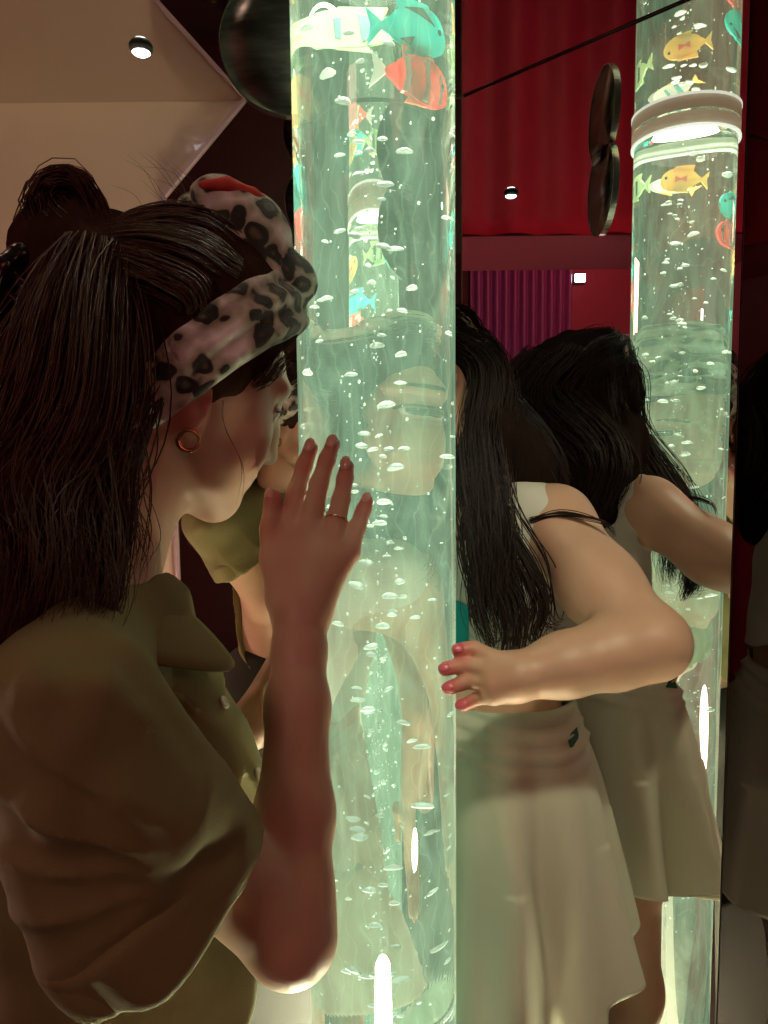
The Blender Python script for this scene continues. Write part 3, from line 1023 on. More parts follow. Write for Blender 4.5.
# ------------------------------------------------------------------ shirt
S = SDF((-.66, .28, .78), (.06, .96, 1.42), .0035)
S.cone(SR, NB + [-.01, 0, -.02], .054, .058, .03); S.cone(SL, NB + [0, 0, -.02], .054, .058, .03)
S.cone(NB + F_ * .03 + [0, 0, -.03], RIB + F_ * .06, .055, .075, .06)
S.cone(NB - F_ * .05 + [0, 0, -.03], RIB - F_ * .02, .06, .085, .06)
S.ell(RIB, (.100, .135, .19), TR_, .04)
for q, dx in ((-1, 0), (1, 0)):
    S.ell(RIB + F_ * .060 + L_ * q * .060 + [0, 0, .0], (.056, .07, .085), TR_, .08)
S.cone(RIB + [0, 0, -.02] + F_ * .02, WAI + F_ * .035, .112, .112, .05)
S.ell(RIB + F_ * .045 + [0, 0, -.15], (.085, .11, .12), TR_, .05)
# right sleeve: a wide cone with a rolled cuff
HR = A(168, 910, .485)
ax = (ER - SR) / np.linalg.norm(ER - SR)
S.chain([SR, SR * .5 + HR * .5, HR + ax * .02], [.056, .062, .070], .018)
S.cone(SR, SR * .4 + ER * .6, .046, .043, .02)
S.cone(SR * .45 + A(118, 925, .475) * .55, A(118, 925, .475), .052, .052, .03)
HL = SL * .45 + EL * .55
al = (HL - SL) / np.linalg.norm(HL - SL)
S.chain([SL, HL + al * .02], [.07, .064], .05)
S.chain([HL - al * .04, HL + al * .02], [.069, .069], .006)
# folds: raised ridges radiating from the armpit and along the sleeve
g_ = np.random.default_rng(3)
arm = A(215, 800, .47)
for p0, p1, r in [((120, 668, .455), (235, 832, .475), .015), ((95, 690, .42), (205, 815, .45), .013), ((75, 740, .408), (185, 828, .43), .012),
                  ((60, 800, .405), (175, 850, .425), .010), ((40, 690, .41), (60, 830, .41), .013),
                  ((120, 790, .415), (150, 890, .42), .008)]:
    S.cone(A(*p0), A(*p1), r, r * .5, .02)
# open the sleeves
def cutplane(H, a, c, rad):
    def fn(x, y, z):
        d = (x - H[0]) * a[0] + (y - H[1]) * a[1] + (z - H[2]) * a[2]
        r = np.sqrt((x - H[0] - d * a[0]) ** 2 + (y - H[1] - d * a[1]) ** 2 + (z - H[2] - d * a[2]) ** 2)
        return np.minimum(d, np.maximum(rad - r, 0) * 0 + np.where(r < rad, d, -1.0))
    return fn
S.keep(cutplane(HR, ax, None, .12)); S.keep(cutplane(HL, al, None, .10))
S.cone(HR - ax * .035, HR + ax * .03, .054, .060, .004, '-')
S.cone(HL - al * .05, HL + al * .03, .050, .056, .004, '-')
# neckline: the neck and an open V at the throat
S.cone(NB + [0, 0, .01], NB + np.array([.02, .02, .10]), .058, .07, .006, '-')
vt = NB + F_ * .12 + [0, 0, -.085]
S.chain([NB + F_ * .055 + [0, 0, .02], vt], [.034, .010], .01, '-')
def folds(x, y, z):
    # creases fan out from the armpit over the sleeve, slack drapes across the body
    ap = A(228, 835, .47)
    dx, dy, dz = x - ap[0], y - ap[1], z - ap[2]
    rr = np.sqrt(dx * dx + dz * dz + .3 * dy * dy) + 1e-4
    an = np.arctan2(dz, -dx)
    f1 = 1 - np.abs(np.sin(9 * an + 10 * rr + .8 * np.sin(30 * y + 22 * x)))
    m1 = np.clip(1 - np.abs(rr - .11) / .11, 0, 1)
    f2 = 1 - np.abs(np.sin(48 * (.75 * x + .6 * z) + 2.0 * np.sin(11 * (x - z) + 7 * y)))
    dh = (x - HR[0]) * ax[0] + (y - HR[1]) * ax[1] + (z - HR[2]) * ax[2]
    m1 = m1 * np.clip((-.030 - dh) / .03, 0, 1)
    m2 = .5 + .5 * np.sin(17 * x - 12 * z + 9 * y)
    return -.0062 * f1 ** 2 * m1 - .0042 * f2 ** 2 * m2 * np.clip((-.030 - dh) / .03, 0, 1) + .0008 * np.sin(95 * z + 40 * y + 2 * np.sin(30 * x))
S.warp(folds)
S.keep(lambda x, y, z: (.82 - z) + 0 * x + 0 * y)
shirt = link('shirt', S.mesh('shirt', 4), M_shirt, woman)


# the rolled cuff of the near sleeve
def cuff(H, a, ro, ri, wide):
    C_ = SDF(H - .12, H + .12, .0028)
    C_.cone(H - a * .06, H + a * .03, ro - .001, ro + .001, 0)
    C_.keep(lambda x, y, z: np.abs((x - H[0]) * a[0] + (y - H[1]) * a[1] + (z - H[2]) * a[2] + wide / 2 - .004) - wide / 2, .008)
    C_.cone(H - a * .07, H + a * .04, ri, ri + .002, .004, '-')
    C_.warp(lambda x, y, z: .0016 * np.sin(70 * x + 50 * z + 2 * np.sin(40 * y)) + .0012 * np.sin(90 * y - 45 * x))
    link('cuff', C_.mesh('cuff', 1), M_shirt, shirt)


cuff(HR, ax, .0735, .0600, .046)
cuff(HL, al, .0710, .060, .042)


# collar: a folded camp collar around the neck
def sheet(rows, th, name, m, parent, sub=2):
    bm = bmesh.new()
    vv = [[bm.verts.new(tuple(p)) for p in r] for r in rows]
    for a, b2 in zip(vv[:-1], vv[1:]):
        for i in range(len(a) - 1):
            bm.faces.new((a[i], a[i + 1], b2[i + 1], b2[i]))
    bmesh.ops.recalc_face_normals(bm, faces=bm.faces[:])
    o = link(name, from_bm(name, bm), m, parent)
    sd = o.modifiers.new('sub', 'SUBSURF'); sd.levels = sub; sd.render_levels = sub
    so = o.modifiers.new('sol', 'SOLIDIFY'); so.thickness = th; so.offset = 0
    return o


Rr = -L_
cs = []
CZ = np.array([0, 0, 0.0])
for a in np.linspace(-2.45, 2.45, 15):      # around the neck, 0 = nape
    d = -F_ * math.cos(a) + Rr * math.sin(a)
    fr = (1 - math.cos(a)) / 2
    top = NB + d * (.058 + .008 * fr) + [0, 0, .052 - .070 * fr] + F_ * .02 * fr
    mid = NB + d * (.066 + .012 * fr) + [0, 0, .048 - .075 * fr] + F_ * .02 * fr
    low = NB + d * (.094 + .020 * fr) + [0, 0, .012 - .085 * fr] + F_ * .025 * fr
    inn = NB + d * (.055 + .006 * fr) + [0, 0, .010 - .070 * fr] + F_ * .02 * fr
    cs.append([inn, top, mid, low])
rows = [[c[j] for c in cs] for j in range(4)]
sheet(rows, .003, 'collar', M_shirt, shirt)

# placket with buttons down the front
M_but = mat('shell_button', (0.62, 0.55, 0.42), rough=0.25, coat=0.5)


def button(p, n, m=M_but):
    n = Vector(n).normalized()
    Mx = Matrix.Translation(Vector(p)) @ n.to_track_quat('Z', 'Y').to_matrix().to_4x4()
    bm = lathe([(0, .0005), (.0028, .0006), (.0042, .0018), (.0056, .0016), (.006, .0), (.0052, -.0012), (0, -.0012)], (0, 0, 0), 24)
    bm.transform(Mx)
    b_ = link('button', from_bm('button', bm), m, shirt)
    for q in (-1, 1):
        bm = bmesh.new(); bmesh.ops.create_uvsphere(bm, u_segments=8, v_segments=6, radius=.0009)
        bm.transform(Mx @ Matrix.Translation((q * .0013, 0, .0009)))
        link('thread_hole', from_bm('th', bm), M_black, b_) if False else bm.free()


SHIRT_DEPS = bpy.context.evaluated_depsgraph_get()
from mathutils.bvhtree import BVHTree


def bvh(o):
    me = o.data
    return BVHTree.FromPolygons([v.co[:] for v in me.vertices], [p.vertices[:] for p in me.polygons])


SB = bvh(shirt)


def on_shirt(px, py, off=.001):
    d = (Vector(at(px, py, 1)) - EYE).normalized()
    h = SB.ray_cast(EYE, d)
    return (h[0] + h[1] * off, h[1]) if h[0] is not None else (None, None)


for px, py in ((192, 703), (166, 640), (226, 775)):
    # the placket runs just inside the lit front contour
    h = None
    for q in range(60):
        d = (Vector(at(px + 40 - q, py, 1)) - EYE).normalized()
        r_ = SB.ray_cast(EYE, d)
        if r_[0] is not None and r_[0].y > .52:
            d = (Vector(at(px + 40 - q - 9, py, 1)) - EYE).normalized(); r_ = SB.ray_cast(EYE, d)
            h = r_; break
    if h is not None and h[0] is not None: button(h[0] + h[1] * .001, h[1])

# trousers to the floor (below the picture)
T = SDF((-.66, .25, 0), (-.05, .95, .95), .008)
HIP = WAI + np.array([-.01, -.005, -.06])
T.ell(HIP, (.12, .17, .12), TR_, .03)
for q in (-1, 1):
    hp = HIP + L_ * q * .085 + [0, 0, -.05]; kn = np.array([hp[0] + .03, hp[1] + .02, .46]); an = np.array([hp[0] - .01, hp[1], .07])
    T.chain([hp, kn, an], [.09, .062, .05], .03)
    T.cone(an + [0, 0, -.02], an + F_ * .16 + [0, 0, -.025], .045, .04, .02)
T.keep(lambda x, y, z: (.002 - z) + 0 * x + 0 * y)
link('trousers', T.mesh('trousers', 1), M_wtrous, woman)

# ------------------------------------------------------------------ hair
Hs = SDF((-.66, .36, 1.10), (-.02, .90, 1.68), .0035)
Hs.ell(Wl(-.022, 0, .052), np.array([.118, .090, .125]) * WS, WR, .01)
Hs.keep(lambda x, y, z: ((x - WC[0]) * WR[0, 0] + (y - WC[1]) * WR[1, 0] + (z - WC[2]) * WR[2, 0] - .036
                         - .45 * ((x - WC[0]) * WR[0, 2] + (y - WC[1]) * WR[1, 2] + (z - WC[2]) * WR[2, 2] - .03)), .01)
Hs.chain([Wl(-.11, 0, .07), Wl(-.17, 0, .065), Wl(-.175, .0, .09)], [.05, .038, .020], .03)     # twisted bun
Hs.chain([Wl(-.13, -.02, .02), A(50, 400, .62), A(30, 520, .56), A(5, 625, .52)], [.046, .050, .056, .05], .04)
Hs.chain([Wl(-.08, .03, .0), A(10, 420, .70), A(-60, 560, .70), A(-80, 680, .66)], [.06, .07, .07, .05], .04)
Hs.warp(lambda x, y, z: .003 * np.sin(140 * x + 30 * z + 4 * np.sin(14 * z)) * np.sin(110 * y + 20 * z))
hair = link('hair', Hs.mesh('hair', 1), hair_base_mat('auburn_hair_mass', (0.05, 0.022, 0.014), (0.022, 0.010, 0.007)), woman)
G = []
def gd(pts, n, r0, r1, w=.0011, **kw): G.append(dict(pts=pts, n=n, r0=r0, r1=r1, w=w, **kw))
# combed back over the crown
for yy, zz in ((-.075, .03), (-.06, .065), (-.035, .095), (0, .108), (.035, .1), (.06, .07)):
    gd([Wl(-.025 - .9 * max(0, .06 - zz), yy * 1.08, zz * 1.20 + .026), Wl(-.065, yy * 1.12, zz * 1.15 + .030), Wl(-.110, yy * .9, zz * .8 + .040), Wl(-.155, yy * .4, .060)], 240, .020, .018, jit=.003, w=.0006)
# the bun: loops
for i in range(7):
    a = i * .9
    gd([Wl(-.12, .03 * math.cos(a), .06 + .02 * math.sin(a)), Wl(-.198, .026 * math.cos(a + .8), .070 + .024 * math.sin(a)), Wl(-.188, .024 * math.cos(a + 2), .122),
        Wl(-.155, .02 * math.cos(a + 3), .10), Wl(-.155, .02, .06)], 120, .014, .010, jit=.004, w=.0006)
# the long fall
gd([Wl(-.14, -.03, .06), A(70, 380, .585), A(45, 480, .55), A(40, 570, .52), A(20, 655, .485)], 620, .038, .038, belly=.016, wave=.018, freq=1.4, jit=.012, w=.0007, lmin=.62)
gd([Wl(-.135, -.04, .03), A(80, 420, .585), A(85, 500, .55), A(78, 570, .53), A(60, 640, .505)], 340, .026, .020, belly=.012, wave=.016, freq=1.4, jit=.011, w=.0007, lmin=.62)
gd([Wl(-.15, -.01, .05), A(20, 400, .61), A(0, 490, .57), A(-10, 580, .53), A(-20, 690, .49)], 500, .028, .05, belly=.02, wave=.018, freq=1.5, jit=.014, w=.0008, lmin=.65)
gd([Wl(-.10, .03, .03), A(-10, 420, .70), A(-50, 560, .70), A(-70, 700, .68)], 300, .025, .05, wave=.012, jit=.01, w=.0009)
# loose locks in front of the neck
gd([Wl(-.05, -.07, -.03), A(120, 470, .570), A(118, 540, .55), A(112, 600, .53), A(70, 640, .51)], 60, .010, .004, wave=.008, freq=1.2, jit=.006, w=.0006)
gd([Wl(-.045, -.07, -.03), A(130, 480, .572), A(138, 540, .56), A(128, 590, .54)], 12, .005, .008, wave=.006, jit=.006, w=.0006)
gd([Wl(.012, -.078, -.015), A(222, 430, .595), A(240, 470, .61), A(236, 520, .63)], 2, .001, .002, jit=.002, w=.00028)
gd([Wl(.055, -.058, .06), Wl(.045, -.069, .03), Wl(.035, -.073, .01)], 60, .012, .004, jit=.003, w=.0004)
# fly-away wisps
for i in range(26):
    a = g_.uniform(-.09, .02); y = g_.uniform(-.05, .05)
    p = Wl(a - .02, y, .182 - abs(y) * .6)
    gd([p, p + WR @ np.array([-.02, 0, .012]), p + WR @ np.array([-.05, g_.normal() * .01, .012 + g_.uniform(-.01, .014)])], 1, 0, 0, jit=.002, w=.00025)
gd([A(108, 470, .57), A(118, 530, .55), A(112, 590, .53), A(80, 622, .51), A(20, 640, .49)], 46, .004, .006, wave=.006, jit=.005, w=.0006, lmin=.7)
gd([A(60, 500, .545), A(88, 570, .53), A(80, 630, .51), A(40, 668, .485)], 60, .010, .008, wave=.012, jit=.008, w=.0006, lmin=.6)
gd([A(132, 478, .575), A(148, 530, .575), A(140, 585, .565)], 5, .003, .006, wave=.006, jit=.008, w=.0004)
V, F = strand_mesh(G, 3, 3)
link('hair_strands', mesh_np('hs', V, F), M_whair, woman)

# hair claw
M_claw = mat('black_claw', (0.010, 0.009, 0.009), rough=0.25, coat=0.3)
bm = bmesh.new()
cl = SDF((-.46, .50, 1.40), (-.18, .82, 1.62), .003)
for q in (-1, 1):
    pts = [Wl(-.160 - .050 * math.sin(t) * 1.0, q * (.012 + .035 * math.sin(t * .9)), .005 + .050 * math.cos(t)) for t in np.linspace(0.2, 2.6, 7)]
    cl.chain(pts, [.008] * 7, .004)
    for i in range(1, 7):
        cl.cone(pts[i], Wl(-.13, q * .05, .040 - .016 * i), .005, .003, .003)
cl.cone(Wl(-.21, -.02, .005), Wl(-.21, .02, .005), .008, .008, .004)
link('hair_claw', cl.mesh('claw', 1), M_claw, woman)

# ------------------------------------------------------------------ headband with a knot
m, nt, b = new_mat('leopard_plush')
b.inputs['Roughness'].default_value = 0.9
b.inputs['Sheen Weight'].default_value = 0.4
tc = nt.nodes.new('ShaderNodeTexCoord')
dn = nt.nodes.new('ShaderNodeTexNoise'); dn.inputs['Scale'].default_value = 30; dn.inputs['Detail'].default_value = 2
nt.links.new(tc.outputs['Object'], dn.inputs['Vector'])
vm = nt.nodes.new('ShaderNodeVectorMath'); vm.operation = 'MULTIPLY_ADD'
vm.inputs[1].default_value = (0.03, 0.03, 0.03)
nt.links.new(dn.outputs['Color'], vm.inputs[0]); nt.links.new(tc.outputs['Object'], vm.inputs[2])
vo = nt.nodes.new('ShaderNodeTexVoronoi'); vo.inputs['Scale'].default_value = 46
nt.links.new(vm.outputs[0], vo.inputs['Vector'])
cr = nt.nodes.new('ShaderNodeValToRGB')
for e_, (p_, c_) in zip([cr.color_ramp.elements[0], cr.color_ramp.elements[1], cr.color_ramp.elements.new(.2), cr.color_ramp.elements.new(.26), cr.color_ramp.elements.new(.46)],
                        [(0, (.20, .15, .10, 1)), (1, (.40, .38, .27, 1)), (.17, (.10, .08, .055, 1)), (.25, (.022, .024, .018, 1)), (.44, (.022, .024, .018, 1))]):
    e_.position = p_; e_.color = c_
e2 = cr.color_ramp.elements.new(.50); e2.color = (.38, .36, .25, 1)
nt.links.new(vo.outputs['Distance'], cr.inputs['Fac']); nt.links.new(cr.outputs['Color'], b.inputs['Base Color'])
n2 = nt.nodes.new('ShaderNodeTexNoise'); n2.inputs['Scale'].default_value = 500
nt.links.new(tc.outputs['Object'], n2.inputs['Vector'])
bp = nt.nodes.new('ShaderNodeBump'); bp.inputs['Strength'].default_value = .5; bp.inputs['Distance'].default_value = .002
nt.links.new(n2.outputs['Fac'], bp.inputs['Height']); nt.links.new(bp.outputs['Normal'], b.inputs['Normal'])
M_leo = m
HB = SDF((-.36, .50, 1.33), (.02, .84, 1.66), .003)
HB.ell(Wl(-.006, 0, .048), np.array([.104, .100, .126]) * WS, WR, .01)
HB.chain([Wl(-.03, 0, -.05), Wl(-.06, 0, -.09)], [.082 * WS, .078 * WS], .03)
def band(x, y, z):
    a = [x - WC[0], y - WC[1], z - WC[2]]
    lx = sum(a[i] * WR[i, 0] for i in range(3)); lz = sum(a[i] * WR[i, 2] for i in range(3))
    q = -.81 * lx + .59 * lz - .030
    return np.abs(q) - .034 + .004 * np.sin(lx * 60)
HB.keep(band, .02)
HB.warp(lambda x, y, z: .0025 * np.sin(260 * (-.81 * ((x - WC[0]) * WR[0, 0] + (y - WC[1]) * WR[1, 0] + (z - WC[2]) * WR[2, 0]) + .59 * ((x - WC[0]) * WR[0, 2] + (y - WC[1]) * WR[1, 2] + (z - WC[2]) * WR[2, 2]))
                                  + 5 * np.sin(14 * x + 9 * y)))
hb = link('headband', HB.mesh('headband', 1), M_leo, woman)
KN = SDF((-.28, .54, 1.46), (.02, .84, 1.68), .003)
for c, r, rot in [((.006, -.034, .168), (.046, .024, .036), .5), ((.006, .034, .168), (.046, .024, .036), .5), ((-.034, -.024, .184), (.028, .022, .022), .1), ((-.034, .02, .180), (.030, .020, .026), .1),
                  ((.046, -.034, .134), (.036, .022, .044), .9), ((.046, .030, .134), (.036, .019, .040), .9), ((.070, -.016, .104), (.018, .028, .034), .6), ((.020, 0, .178), (.036, .018, .022), .5)]:
    KN.ell(Wl(c[0] - .024, c[1], c[2]), r, WR @ np.array(Matrix.Rotation(rot, 3, 'Y')), .006)
KN.warp(lambda x, y, z: .002 * np.sin(150 * x + 90 * z) * np.sin(120 * y - 60 * z))
link('knot', KN.mesh('knot', 1), M_leo, hb)
M_red = mat('red_lining', (0.55, 0.05, 0.035), rough=0.8)
RL = SDF((-.28, .54, 1.50), (.0, .80, 1.68), .0025)
RL.chain([Wl(-.084, -.046, .180), Wl(-.062, -.046, .194), Wl(-.036, -.046, .200), Wl(-.012, -.036, .205)], [.004, .007, .006, .005], .004)
link('red_lining', RL.mesh('rl', 1), M_red, hb)
# ================================================================== the girl
M_gskin = skin_mat('child_skin', (0.60, 0.36, 0.24), (0.62, 0.10, 0.10))
M_ghair = hair_mat('dark_brown_hair', (0.030, 0.016, 0.011), (0.014, 0.008, 0.006))
M_band = mat('pale_satin', (0.75, 0.66, 0.52), rough=0.4)
GC = np.array([.056, .992, 1.4 + .060])
GR = frame((-.20, -.95, -.18), (0.04, 0, 1))
Gl = lambda x, y, z: GC + GR @ np.array([x, y, z]) * .92
girl = empty('person', (.17, 1.0, 0))
B = SDF((-.14, .68, 0), (.42, 1.20, 1.62), .0028)
add_head(B, GC, GR, .92, nose=.5)
gF = np.array([-.5, -.866, 0]); gL = np.array([.866, -.5, 0])
gT = np.array([[gF[i], gL[i], 0] for i in range(3)]); gT[2, 2] = 1
SL = np.array([.218, .940, 1.295]); SR = np.array([-.025, 1.075, 1.272])
MID = (SL + SR) / 2
NBg = MID + np.array([.0, -.005, .02])
B.chain([Gl(-.03, 0, -.06), NBg], [.046, .052], .03)
B.cone(SL, NBg, .042, .042, .04); B.cone(SR, NBg, .042, .042, .04)
RIBg = MID + np.array([.012, .0, -.10])
B.ell(RIBg, (.082, .115, .14), gT, .04)
WA = np.array([.140, .992, 1.055])
HI = np.array([.155, .985, .95])
B.ell(WA, (.075, .10, .10), gT, .05)
B.ell(HI, (.072, .098, .10), gT, .05)
# her left arm: bent, the hand on the tube
EG = A(652, 643, .775); WG = A(517, 677, .742)
UP = SL + np.array([0, -.01, -.02])
B.chain([SL, UP * .5 + EG * .5, EG], [.046, .043, .037], .03)
B.chain([EG, EG * .7 + WG * .3, EG * .35 + WG * .65, WG], [.037, .036, .031, .0245], .02)
gf = {
    'index': [A(493, 659, .748), A(474, 648, .757), A(458, 650, .753)],
    'middle': [A(491, 671, .740), A(465, 664, .751), A(445, 669, .748)],
    'ring': [A(491, 684, .734), A(468, 681, .745), A(449, 688, .743)],
    'little': [A(494, 696, .731), A(478, 698, .742), A(463, 705, .742)],
    'thumb': [A(505, 668, .770), A(485, 655, .784), A(474, 652, .786)],
}
gr = {'index': [.0100, .0082, .0076], 'middle': [.0100, .0083, .0077], 'ring': [.0098, .0081, .0075], 'little': [.0090, .0073, .0067], 'thumb': [.013, .010, .009]}
for nm in gf:
    B.cone(WG + (gf[nm][0] - WG) * .1, gf[nm][0], .0175, gr[nm][0], .014)
for nm in gf:
    B.chain(gf[nm], gr[nm], .002)
# her right arm hangs on the far side of the tube
ERg = np.array([-.095, 1.065, 1.08]); WRg = np.array([-.085, 1.0, .90])
B.chain([SR, ERg], [.046, .038], .03); B.chain([ERg, WRg], [.038, .024], .02)
pd = np.array([-.30, -.20, -.93]); pd /= np.linalg.norm(pd)
for i, (dx, ln, r) in enumerate([(.018, .055, .008), (.006, .062, .0085), (-.006, .058, .008), (-.017, .045, .007)]):
    kn = WRg + pd * .06 + np.array([dx, 0, -dx * .3]); mi = kn + pd * ln * .5 + [0, 0, -.008]; ti = mi + pd * ln * .45 + [0, .004, -.018]
    B.cone(WRg, kn, .018, .010, .012); B.chain([kn, mi, ti], [.0098, r, r * .88], .004)
th = WRg + np.array([.03, -.03, -.005])
B.chain([WRg, th, th + pd * .03 + [.004, 0, -.01]], [.015, .011, .009], .01)
# legs
for q in (-1, 1):
    hp = HI + gL * q * .046 + [0, .004, -.03]
    kn = np.array([hp[0] + gF[0] * .03, hp[1] + gF[1] * .03, .48]); an = np.array([hp[0] - gF[0] * .01, hp[1] - gF[1] * .01, .08])
    B.chain([hp, hp * .5 + kn * .5, kn, kn * .6 + an * .4 - gF * .015, an], [.056, .056, .050, .050, .033], .03)
    B.chain([an + [0, 0, -.02], an + np.array([.025, -.065, -.05]), an + np.array([.045, -.11, -.058])], [.036, .030, .022], .02)
B.keep(lambda x, y, z: (.002 - z) + 0 * x + 0 * y)
me = B.mesh('girl_body', 1)
flush_glow(me, [(Gl(.092, 0, -.064), (.012, .022, .008), .7), (Gl(.09, 0, -.0755), (.012, .02, .008), .7)] + [(gf[n][2], .014, .75) for n in gf] + [(gf[n][1], .010, .2) for n in gf])
link('body', me, M_gskin, girl)
tag(girl, 'dark haired girl in a white top and skirt leaning towards the tube from behind', 'person')
eyes(girl, lambda *p: Gl(*p), .92, M_irisd, M_eyew, M_ghair, GR, 'child_skin')
for nm in gf:
    nail(girl, gf[nm][1], gf[nm][2], np.array([-.3, -.8, .5]), mat('pink_nail', (0.62, 0.12, 0.16), rough=0.3) if nm == 'index' else bpy.data.materials['pink_nail'], .0052)

# ------------------------------------------------------------------ top
m = mat('white_jersey', (0.70, 0.69, 0.58), rough=0.85, noise=0.08, nscale=30, bump=0.25, bscale=900)
M_top = m
Tp = SDF((-.14, .78, 1.0), (.36, 1.20, 1.36), .003)
Tp.ell(RIBg, (.088, .121, .146), gT, .04)
Tp.cone(SL + gL * -.006 + [0, 0, -.001], NBg + gL * .05, .053, .052, .04); Tp.cone(SR + gL * .028 + [0, 0, -.004], NBg - gL * .05, .046, .048, .04)
Tp.ell(WA, (.091, .114, .106), gT, .05)
# arm holes and neck
for sh in (SL, SR):
    s_ = 1 if sh is SL else -1
    Tp.cone(sh + gL * s_ * .058 + [0, -.004, .08], sh + gL * s_ * .058 + [0, -.004, -.06], .050, .050, .004, '-')
Tp.cone(NBg + gF * .01 + [0, 0, -.012], NBg + gF * .02 + [0, 0, .10], .058, .085, .006, '-')
hem = lambda x, y, z: (1.088 + .10 * (x - .16) - .03 * np.sin(9 * (y - 1.0)) - z)
Tp.keep(lambda x, y, z: hem(x, y, z) + .004 * np.sin(60 * x + 40 * y), .004)
Tp.warp(lambda x, y, z: .0022 * np.sin(70 * z + 18 * (x - y) + 2 * np.sin(25 * x)) * np.sin(30 * x + 25 * y))
top = link('tank_top', Tp.mesh('top', 1), M_top, girl)
# piping along armholes
pts = [SL + gL * -.004 + np.array([0, 0, -.005]) + (gF * math.cos(t) * .052 + np.array([0, 0, 1]) * math.sin(t) * .056) for t in np.linspace(0, 2 * PI, 40)]

TB = bvh(top)


def on_top(px, py, tree=TB, off=.0):
    d = (Vector(at(px, py, 1)) - EYE).normalized()
    h = tree.ray_cast(EYE, d)
    return h


# plain teal print block on the chest
M_teal = mat('teal_print', (0.0, 0.38, 0.36), rough=0.8, noise=0.15, nscale=60)
bm = bmesh.new()
NXp, NYp = 60, 60
gridv = {}
pc = RIBg + gF * .2 + [0, 0, .0]
for i in range(NXp + 1):
    for j in range(NYp + 1):
        u = (i / NXp - .5) * .088; v = (j / NYp - .5) * .075
        if (abs(u) / .044) ** 4 + (abs(v) / .0375) ** 4 > 1.25: continue
        o_ = Vector(pc + gL * (u + .0) + np.array([0, 0, v - .02]))
        h = TB.ray_cast(o_, Vector(-gF))
        if h[0] is not None: gridv[i, j] = bm.verts.new(h[0] + h[1] * .0012)
for i in range(NXp):
    for j in range(NYp):
        q = [gridv.get((i, j)), gridv.get((i + 1, j)), gridv.get((i + 1, j + 1)), gridv.get((i, j + 1))]
        if all(q): bm.faces.new(q)
bmesh.ops.recalc_face_normals(bm, faces=bm.faces[:])
o = link('print', from_bm('print', bm), M_teal, top)

# ------------------------------------------------------------------ skirt
M_skirt = mat('cream_jersey', (0.62, 0.61, 0.46), rough=0.85, noise=0.06, nscale=30, bump=0.2, bscale=900)
SCn = np.array([.158, .968]); WCn = np.array([.148, .985])
zt, zb = 1.062, .728
NS, NR = 420, 64
VV = np.zeros((NR, NS, 3))
tubec = np.array([TX, TY])
for r_ in range(NR):
    t = r_ / (NR - 1)
    z = zt + (zb - zt) * t
    c = WCn * (1 - t) + SCn * t
    flare = t ** 1.15
    for i in range(NS):
        a = 2 * PI * i / NS
        d = np.array([math.cos(a), math.sin(a)])
        wx = .104 / math.sqrt((d @ gF[:2] * 1.25) ** 2 + (d @ gL[:2]) ** 2) * .985
        hipb = .022 * math.sin(min(t / .42, 1) * PI * .5)
        fold = math.sin(7 * a + .9) + .55 * math.sin(13 * a + 2.1 + 1.2 * t)
        rad = wx + hipb + flare * (.046 + .026 * fold)
        # a wrapped flap over the front: a raised edge that runs down from the hip
        da = (a - (4.55 + .75 * t ** 1.5) + PI) % (2 * PI) - PI
        fl_ = 0.0
        if t > .24:
            fl_ = (1 / (1 + math.exp(min(da * 60, 40))) if da > -1.0 else max(0, 1 - (-1.0 - da) * 1.5)) * min(1, (t - .24) * 6)
            rad += .012 * fl_ + .010 * math.exp(-((da + .10) / .09) ** 2) * t
        if t < .22: rad += .0065 * (1 - abs(math.sin(t / .22 * 3.5 * PI + 1.6 * math.sin(a * 2 + .6))))  
        p = c + d * rad
        # pressed against the tube, clear of the mirror
        v = p - tubec; L_d = np.linalg.norm(v)
        if L_d < TR + .006: p = tubec + v / L_d * (TR + .006 + .3 * (0))
        ex = p[0] + p[1] - (AC - .022)
        if ex > 0: p -= ex / 2
        VV[r_, i] = (p[0], p[1], z + (.012 * fold * flare if t > .5 else 0) - .045 * t * fl_ + .018 * t * math.sin(a + .4))
F = []
for r_ in range(NR - 1):
    for i in range(NS):
        j = (i + 1) % NS
        F.append((r_ * NS + i, (r_ + 1) * NS + i, (r_ + 1) * NS + j, r_ * NS + j))
sk = link('skirt', mesh_np('skirt', VV.reshape(-1, 3), np.array(F)), M_skirt, girl)
so = sk.modifiers.new('sol', 'SOLIDIFY'); so.thickness = .003; so.offset = 0
# small dark green mark by the waistband
KB = bvh(sk)
M_gmark = mat('green_mark', (0.01, 0.10, 0.05), rough=0.7)
bm = bmesh.new()
ring_ = []
for px, py in [(570, 748), (568, 741), (571, 733), (577, 727), (580, 730), (578, 739), (573, 747)]:
    h = on_top(px, py, KB)
    if h[0] is not None: ring_.append(bm.verts.new(h[0] + (EYE - h[0]).normalized() * .005))
if len(ring_) > 3:
    bm.faces.new(ring_)
    link('green_mark', from_bm('gm', bm), M_gmark, sk)
else: bm.free()

# shoes
M_shoe = mat('white_shoe', (0.6, 0.58, 0.52), rough=0.6)

# ------------------------------------------------------------------ hair
Hg = SDF((-.14, .78, 1.10), (.34, 1.22, 1.66), .0035)
Hg.ell(Gl(-.018, 0, .038), (.103, .081, .090), GR, .01)
Hg.ell(Gl(-.045, 0, -.01), (.075, .085, .085), GR, .03)
Hg.keep(lambda x, y, z: ((x - GC[0]) * GR[0, 0] + (y - GC[1]) * GR[1, 0] + (z - GC[2]) * GR[2, 0] - .042
                         - .55 * ((x - GC[0]) * GR[0, 2] + (y - GC[1]) * GR[1, 2] + (z - GC[2]) * GR[2, 2] - .03)), .01)
P3 = lambda *p: np.array(p)
